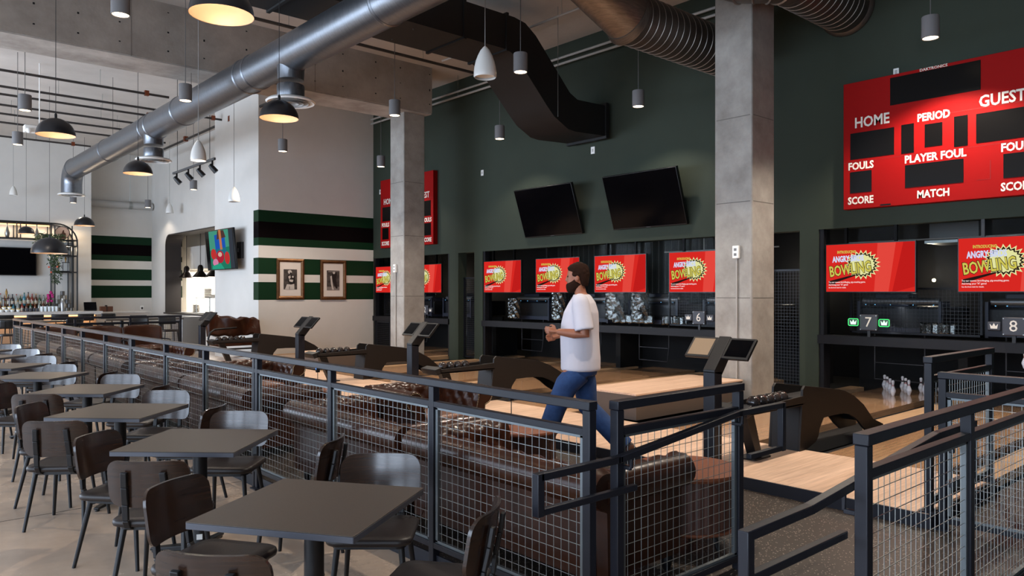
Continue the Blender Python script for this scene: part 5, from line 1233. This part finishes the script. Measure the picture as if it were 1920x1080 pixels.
ST = [(3.4, 25.0, 0, 'at the bar counter, first from the left'), (4.1, 25.0, 5, 'at the bar counter, second from the left'), (4.75, 25.0, -8, 'at the bar counter, third from the left'), (5.4, 25.05, 0, 'at the bar counter, fourth from the left'), (5.95, 25.0, 12, 'at the bar counter, rightmost'),
      (4.2, 20.9, 20, 'at the nearer oval high table, right side'), (2.9, 20.6, 0, 'at the nearer oval high table, near side'), (5.5, 20.0, 160, 'at the rectangular high table, near side left'), (6.35, 20.4, 180, 'at the rectangular high table, near side right'), (6.1, 22.4, 0, 'at the rectangular high table, far side'), (2.4, 23.6, 150, 'at the farther oval high table')]
sp0 = make_stool()
for i, (x, y, rz, lb) in enumerate(ST):
    o = sp0 if i == 0 else copy_tree(sp0)
    o.location = (x, y, -.1); o.rotation_euler = (0, 0, rad(rz)); o['label'] = 'dark bar stool with low curved back %s' % lb; o['group'] = 'dark bar stools'
def high_table(x, y, w, d, lb, oval=True):
    t = thing('high_table', lb, 'high table', (x, y, -.1), 'high bar tables')
    pl = [(x + w / 2 * math.cos(2 * math.pi * k / 40), y + d / 2 * math.sin(2 * math.pi * k / 40)) for k in range(40)] if oval else [(x + a, y + c) for a, c in rrect(w, d, .03)]
    MB().prism(pl, .93, .965, 'z').build('tabletop', M_top, t)
    for sx in ((-.25, .25) if w > 1.5 else (0,)):
        MB().tube([(x + sx * w, y, -.09), (x + sx * w, y, .93)], .045, 12).build('column', M_black, t); MB().lathe([(.25, 0), (.25, .012), (.06, .03)], 20, (x + sx * w, y, -.1)).build('base', M_black, t)
high_table(2.9, 22.4, 1.9, 1.0, 'larger oval grey high table nearer the bar'); high_table(3.6, 20.9, 1.1, .8, 'smaller oval grey high table behind the end of the long railing'); high_table(5.9, 21.2, 1.9, .8, 'rectangular grey high table behind the distant railing', False)
# ================================================================== KITCHEN
K = thing('kitchen_counter', 'stainless kitchen counter inside the pass-through opening', 'counter', (9.6, 25.5, -.1)); MB().box(9.2, 22, -.1, 9.9, 28.6, .9).build('body', M_stainless, K); MB().box(9.18, 22, .9, 9.95, 28.7, .95).build('worktop', M_stainless, K)
t = thing('kitchen_hood', 'pale grey boxy hood hanging in the kitchen above the pass-through', 'hood', (10, 28, 2.5)); MB().box(9.6, 27.0, 2.5, 10.8, 29.3, 3.32).build('box', mat('hood_grey', (196, 192, 186), .5), t)
b = MB(); 
for x in (9.9, 10.3): b.box(x, 26.995, 2.5, x + .012, 27.0, 3.32)
b.build('seam', mat('seam_grey', (150, 148, 144), .5), t)
L = lamp('AREA', (10.2, 28.1, 2.46), 240, (1, .95, .86), t); L.data.shape = 'RECTANGLE'; L.data.size = 1.1; L.data.size_y = 2.0; struct(MB().box(9.8, 29.5, -.1, 11.4, 30, 6.7).build('wall_kitchen_partition', M_white))
for i, (x, y, lb) in enumerate(((9.3, 28.0, 'left'), (9.3, 26.6, 'middle'), (9.3, 25.35, 'right, mostly behind the colourful television'))):
    o = thing('cone_pendant', 'bronze cone pendant in the kitchen opening, %s' % lb, 'pendant lamp', (x, y, 2.18), 'cone pendants in the kitchen opening')
    MB().lathe([(.27, 0), (.26, .02), (.1, .2), (.09, .36), (.05, .42), (.0001, .43)], 24, (x, y, 2.18), caps=False).build('shade', mat('bronze_shade', (26, 19, 15), .35, metal=.6), o); MB().tube([(x, y, 2.6), (x, y, 3.9)], .012, 8).build('rod', M_black, o)
t = thing('wire_rack', 'wire rack on the kitchen counter carrying stacked plates', 'rack', (9.5, 26, .95)); b = MB()
for y in (24.4, 25.7, 27.0):
    for x in (9.3, 9.75): b.tube([(x, y, .95), (x, y, 1.5)], .012, 6)
b.build('post', M_galv, t); MB().box(9.25, 24.3, 1.46, 9.8, 27.1, 1.48).build('shelf', M_stainless, t)
n = 0
for y, c, z0, r, nm in ((26.45, 9, 1.48, .15, 'tall stack on the rack'), (26.0, 3, 1.48, .12, 'short stack on the rack'), (27.6, 8, .95, .14, 'stack on the counter'), (25.0, 6, 1.48, .13, 'right stack on the rack')):
    for k in range(c):
        o = MB().lathe([(r * .6, 0), (r * .7, .004), (r, .026), (r * .97, .03), (.0001, .01)], 20, caps=False).build('plate', mat('plate_cream', (170, 158, 144), .35)); o.location = (9.5, y, z0 + k * .034); tag(o, 'cream plate in the %s, %s from the bottom' % (nm, (ORD + ['ninth'])[k]), 'plate', 'stacked plates in the kitchen')
t = thing('steel_cabinet', 'grey stainless cabinet standing in front of the kitchen wall', 'cabinet', (7.5, 22.6, -.1)); MB().box(7.25, 22.2, -.05, 7.8, 23.1, .95).build('body', M_stainless, t, bevel=.01); MB().box(7.24, 22.24, .74, 7.25, 23.06, .92).build('drawer_front', mat('cabinet_grey', (120, 120, 120), .4, metal=.6), t); MB().box(7.24, 22.24, .0, 7.25, 23.06, .7).build('door', mat('cabinet_grey', (120, 120, 120), .4, metal=.6), t)
for y in (22.25, 23.05): MB().box(7.3, y - .03, -.1, 7.36, y + .03, -.05).build('foot', M_black, t)
o = MB().box(8.3, 29.97, 1.0, 8.42, 30, 1.16).build('thermostat', [M_plastw]); tag(o, 'white thermostat with dark display on the far striped wall', 'thermostat')
MB().box(8.33, 29.96, 1.03, 8.39, 29.972, 1.11).build('display', M_black, o)
t = thing('emergency_light', 'white twin-head emergency light box hanging below the ceiling pipes at the left', 'light', (3.2, 19.5, 5.2)); MB().box(3.0, 19.3, 5.15, 3.5, 19.5, 5.3).build('box', M_plastw, t, bevel=.02); MB().tube([(3.3, 19.4, 5.3), (3.3, 19.4, 6.7)], .012, 8).build('rod', M_plastw, t)
for dx in (3.08, 3.42): MB().ball((dx, 19.27, 5.17), .06, 12, 8).build('lamp_head', M_plastw, t)
# ================================================================== THE WALKING MAN
M_skin = mat('skin_brown', (150, 94, 68), .5); M_shirt = mat('white_cotton', (206, 200, 206), .85, bump=.15, bscale=30); M_jean = mat('blue_denim', (40, 70, 116), .85, var=(28, 52, 92), scale=10, bump=.2, bscale=120)
M_hair = mat('dark_hair', (42, 25, 17), .85, spec=.1, bump=.6, bscale=160); M_shoe = mat('brown_shoe', (84, 50, 34), .5); M_eye = mat('dark_eye', (20, 15, 13), .2)
man = thing('person', 'man in a white t-shirt and blue jeans walking to the left behind the sofas', 'person', (0, 0, 0))
V = Vector
def limb(b, pts, rs, n=16, flat=1.0): b.tube(pts, rs, n, flat=flat)
def ell(b, c, rx, ry, rz, n=20, k=12):
    vs = []; 
    for i in range(k + 1):
        for j in range(n):
            p = math.pi * i / k; t = 2 * math.pi * j / n; vs.append((c[0] + rx * math.sin(p) * math.cos(t), c[1] + ry * math.sin(p) * math.sin(t), c[2] - rz * math.cos(p)))
    b.add(vs, [(i * n + j, i * n + (j + 1) % n, (i + 1) * n + (j + 1) % n, (i + 1) * n + j) for i in range(k) for j in range(n)])
hipL, kneeL, ankL = V((-.1, .02, .97)), V((-.105, .22, .54)), V((-.1, .38, .11))
hipR, kneeR, ankR = V((.1, 0, .97)), V((.1, -.06, .52)), V((.1, -.40, .17))
shL, elL, wrL = V((-.215, -.02, 1.545)), V((-.26, -.07, 1.235)), V((-.2, .19, 1.26))
shR, elR, wrR = V((.215, -.02, 1.545)), V((.27, .0, 1.24)), V((.2, .22, 1.2))
def torso(b, g=0.):
    S = [(.93, .155, .115, 0), (1.0, .17, .125, 0), (1.1, .165, .12, .005), (1.22, .175, .125, .01), (1.34, .195, .13, .005), (1.44, .205, .125, -.005), (1.53, .185, .1, -.015), (1.585, .12, .075, -.015), (1.615, .07, .065, -.01)]
    b.loft([((0, y, z), (rx + g, 0, 0), (0, ry + g, 0)) for z, rx, ry, y in S], 24)
# body: one continuous skin
b = MB(); torso(b)
limb(b, [hipL, hipL.lerp(kneeL, .5), kneeL, kneeL.lerp(ankL, .35), ankL], [.098, .084, .06, .062, .042]); limb(b, [hipR, hipR.lerp(kneeR, .5), kneeR, kneeR.lerp(ankR, .35), ankR], [.098, .084, .06, .062, .042])
for sh, el, wr in ((shL, elL, wrL), (shR, elR, wrR)):
    ell(b, sh, .062, .062, .062); limb(b, [sh, sh.lerp(el, .5), el, el.lerp(wr, .4), wr], [.06, .055, .046, .046, .031])
    d = (wr - el).normalized(); inn = V((1 if wr.x < 0 else -1, 0, 0)); up = V((0, 0, 1)); up = (up - d * up.dot(d)).normalized()
    palm = wr + d * .055
    M0 = Matrix((( inn.x * .5, up.x, d.x, palm.x), (inn.y, up.y, d.y, palm.y), (inn.z, up.z, d.z, palm.z), (0, 0, 0, 1)))
    b.tube([wr - d * .01, wr + d * .03, wr + d * .085], [.026, .036, .036], 14, flat=.5 if False else .62)
    for q, (off, ln) in enumerate(((.030, .075), (.011, .084), (-.009, .078), (-.028, .06))):
        p0 = wr + d * .08 + up * off; k1 = p0 + d * ln * .42 + inn * .006; k2 = k1 + d * ln * .28 + inn * .028; k3 = k2 + inn * .022 - d * ln * .05
        b.tube([p0 - d * .02, p0, k1, k2, k3], [.0095, .0095, .009, .0085, .007], 10)
    p0 = wr + d * .03 + up * .03; b.tube([p0 - up * .012, p0 + up * .018 + d * .015 + inn * .012, p0 + up * .024 + d * .045 + inn * .028, p0 + up * .014 + d * .065 + inn * .04], [.012, .0115, .01, .008], 10)
limb(b, [(0, -.01, 1.56), (0, .005, 1.64), (0, .02, 1.69)], [.062, .056, .058])
HC = V((0, .03, 1.775))
b.loft([((0, HC.y + y, HC.z + z), (rx, 0, 0), (0, ry, 0)) for z, rx, ry, y in ((-.125, .03, .03, .055), (-.11, .046, .05, .045), (-.08, .06, .075, .025), (-.04, .069, .09, .01), (0, .074, .097, .003), (.04, .076, .1, -.002), (.08, .07, .093, -.005), (.105, .05, .068, -.008), (.12, .02, .03, -.01))], 24)
b.loft([((0, HC.y + y, HC.z + z), (rx, 0, 0), (0, ry, 0)) for z, rx, ry, y in ((-.045, .012, .01, .09), (-.035, .017, .02, .1), (-.02, .013, .018, .1), (.005, .009, .014, .095), (.02, .008, .01, .09))], 12)
for sx in (-1, 1): ell(b, (sx * .077, HC.y - .005, HC.z - .012), .012, .022, .034, 12, 8); ell(b, (sx * .032, HC.y + .088, HC.z + .022), .022, .012, .008, 10, 6)
ell(b, (0, HC.y + .088, HC.z - .073), .024, .012, .007, 10, 6); ell(b, (0, HC.y + .088, HC.z - .085), .022, .012, .007, 10, 6)
b.build('body', M_skin, man, remesh=.0065)
b = MB()
for sx in (-1, 1): ell(b, (sx * .031, HC.y + .087, HC.z + .005), .011, .009, .008, 10, 6)
b.build('eye', M_eye, man)
b = MB(); b.loft([((0, HC.y + y, HC.z + z), (rx, 0, 0), (0, ry, 0)) for z, rx, ry, y in ((-.085, .05, .03, -.068), (-.055, .066, .045, -.062), (-.02, .077, .06, -.052), (.02, .083, .08, -.034), (.045, .084, .09, -.022), (.055, .085, .1, -.012), (.09, .08, .104, -.006), (.12, .062, .08, -.01), (.137, .03, .04, -.012))], 24)
for k in range(130):
    a = R.uniform(0, 6.28); e = R.uniform(-.35, 1.5)
    p = V((.074 * math.cos(e) * math.cos(a), -.012 + .092 * math.cos(e) * math.sin(a), .035 + .095 * math.sin(e)))
    if p.y > .03 and p.z < .075: continue
    b.ball((HC.x + p.x, HC.y + p.y, HC.z + p.z), R.uniform(.014, .022), 8, 6)
b.build('hair', M_hair, man, remesh=.006)
b = MB(); b.loft([((0, HC.y + y, HC.z + z), (rx, 0, 0), (0, ry, 0)) for z, rx, ry, y in ((-.15, .03, .03, .06), (-.13, .052, .055, .05), (-.1, .066, .08, .032), (-.07, .0725, .086, .026), (-.045, .0745, .06, .02), (-.02, .076, .03, .012), (0, .076, .016, .004))], 24); b.build('beard', M_hair, man, remesh=.008)
# clothes
b = MB(); b.loft([((0, y, z), (rx, 0, 0), (0, ry, 0)) for z, rx, ry, y in ((.885, .215, .185, 0), (.9, .222, .19, 0), (1.0, .22, .19, 0), (1.1, .218, .188, .005), (1.22, .22, .186, .01), (1.34, .232, .18, .005), (1.44, .236, .165, -.005), (1.53, .212, .128, -.015), (1.585, .14, .092, -.015), (1.61, .088, .08, -.01))], 28)
for sh, el in ((shL, elL), (shR, elR)): ell(b, sh, .078, .078, .075); limb(b, [sh, sh.lerp(el, .45), sh.lerp(el, .86)], [.082, .086, .092], 18)
b.build('t_shirt', M_shirt, man, remesh=.011)
b = MB(); b.loft([((0, y, z), (rx, 0, 0), (0, ry, 0)) for z, rx, ry, y in ((.84, .19, .155, 0), (.92, .2, .165, 0), (1.0, .198, .16, 0))], 24)
limb(b, [hipL + V((0, -.02, -.09)), hipL.lerp(kneeL, .5), kneeL, kneeL.lerp(ankL, .4), ankL + V((0, .0, -.01))], [.118, .114, .097, .094, .092], 20); limb(b, [hipR + V((0, 0, -.09)), hipR.lerp(kneeR, .5), kneeR, kneeR.lerp(ankR, .4), ankR + V((0, -.02, -.02))], [.118, .114, .097, .094, .092], 20)
b.build('jeans', M_jean, man, remesh=.011)
def shoe(a, pitch, nm='shoe'):
    b = MB(); M = Matrix.Translation(a) @ Matrix.Rotation(pitch, 4, 'X'); b.M = M
    b.loft([((0, y, zc), (rx, 0, 0), (0, 0, rz)) for y, rx, rz, zc in ((-.075, .02, .03, -.06), (-.06, .034, .045, -.06), (0, .04, .05, -.055), (.06, .046, .042, -.065), (.12, .05, .032, -.076), (.165, .044, .026, -.083), (.195, .022, .016, -.09))], 18)
    o = b.build(nm, M_shoe, man, smooth=60)
    b = MB(); b.M = M; b.prism([(y, x) for x, y in ()] or [(-.03, -.075), (.03, -.075), (.045, 0), (.054, .1), (.05, .17), (.02, .2), (-.02, .2), (-.05, .17), (-.054, .1), (-.045, 0)], -.112, -.09, 'z'); b.build('sole', M_black, o)
shoe(ankL, rad(8)); shoe(ankR, rad(-38))
hd = math.atan2(.80, -.60)
man.location = (5.30, 4.96, 0); man.rotation_euler = (0, 0, hd - math.pi / 2)
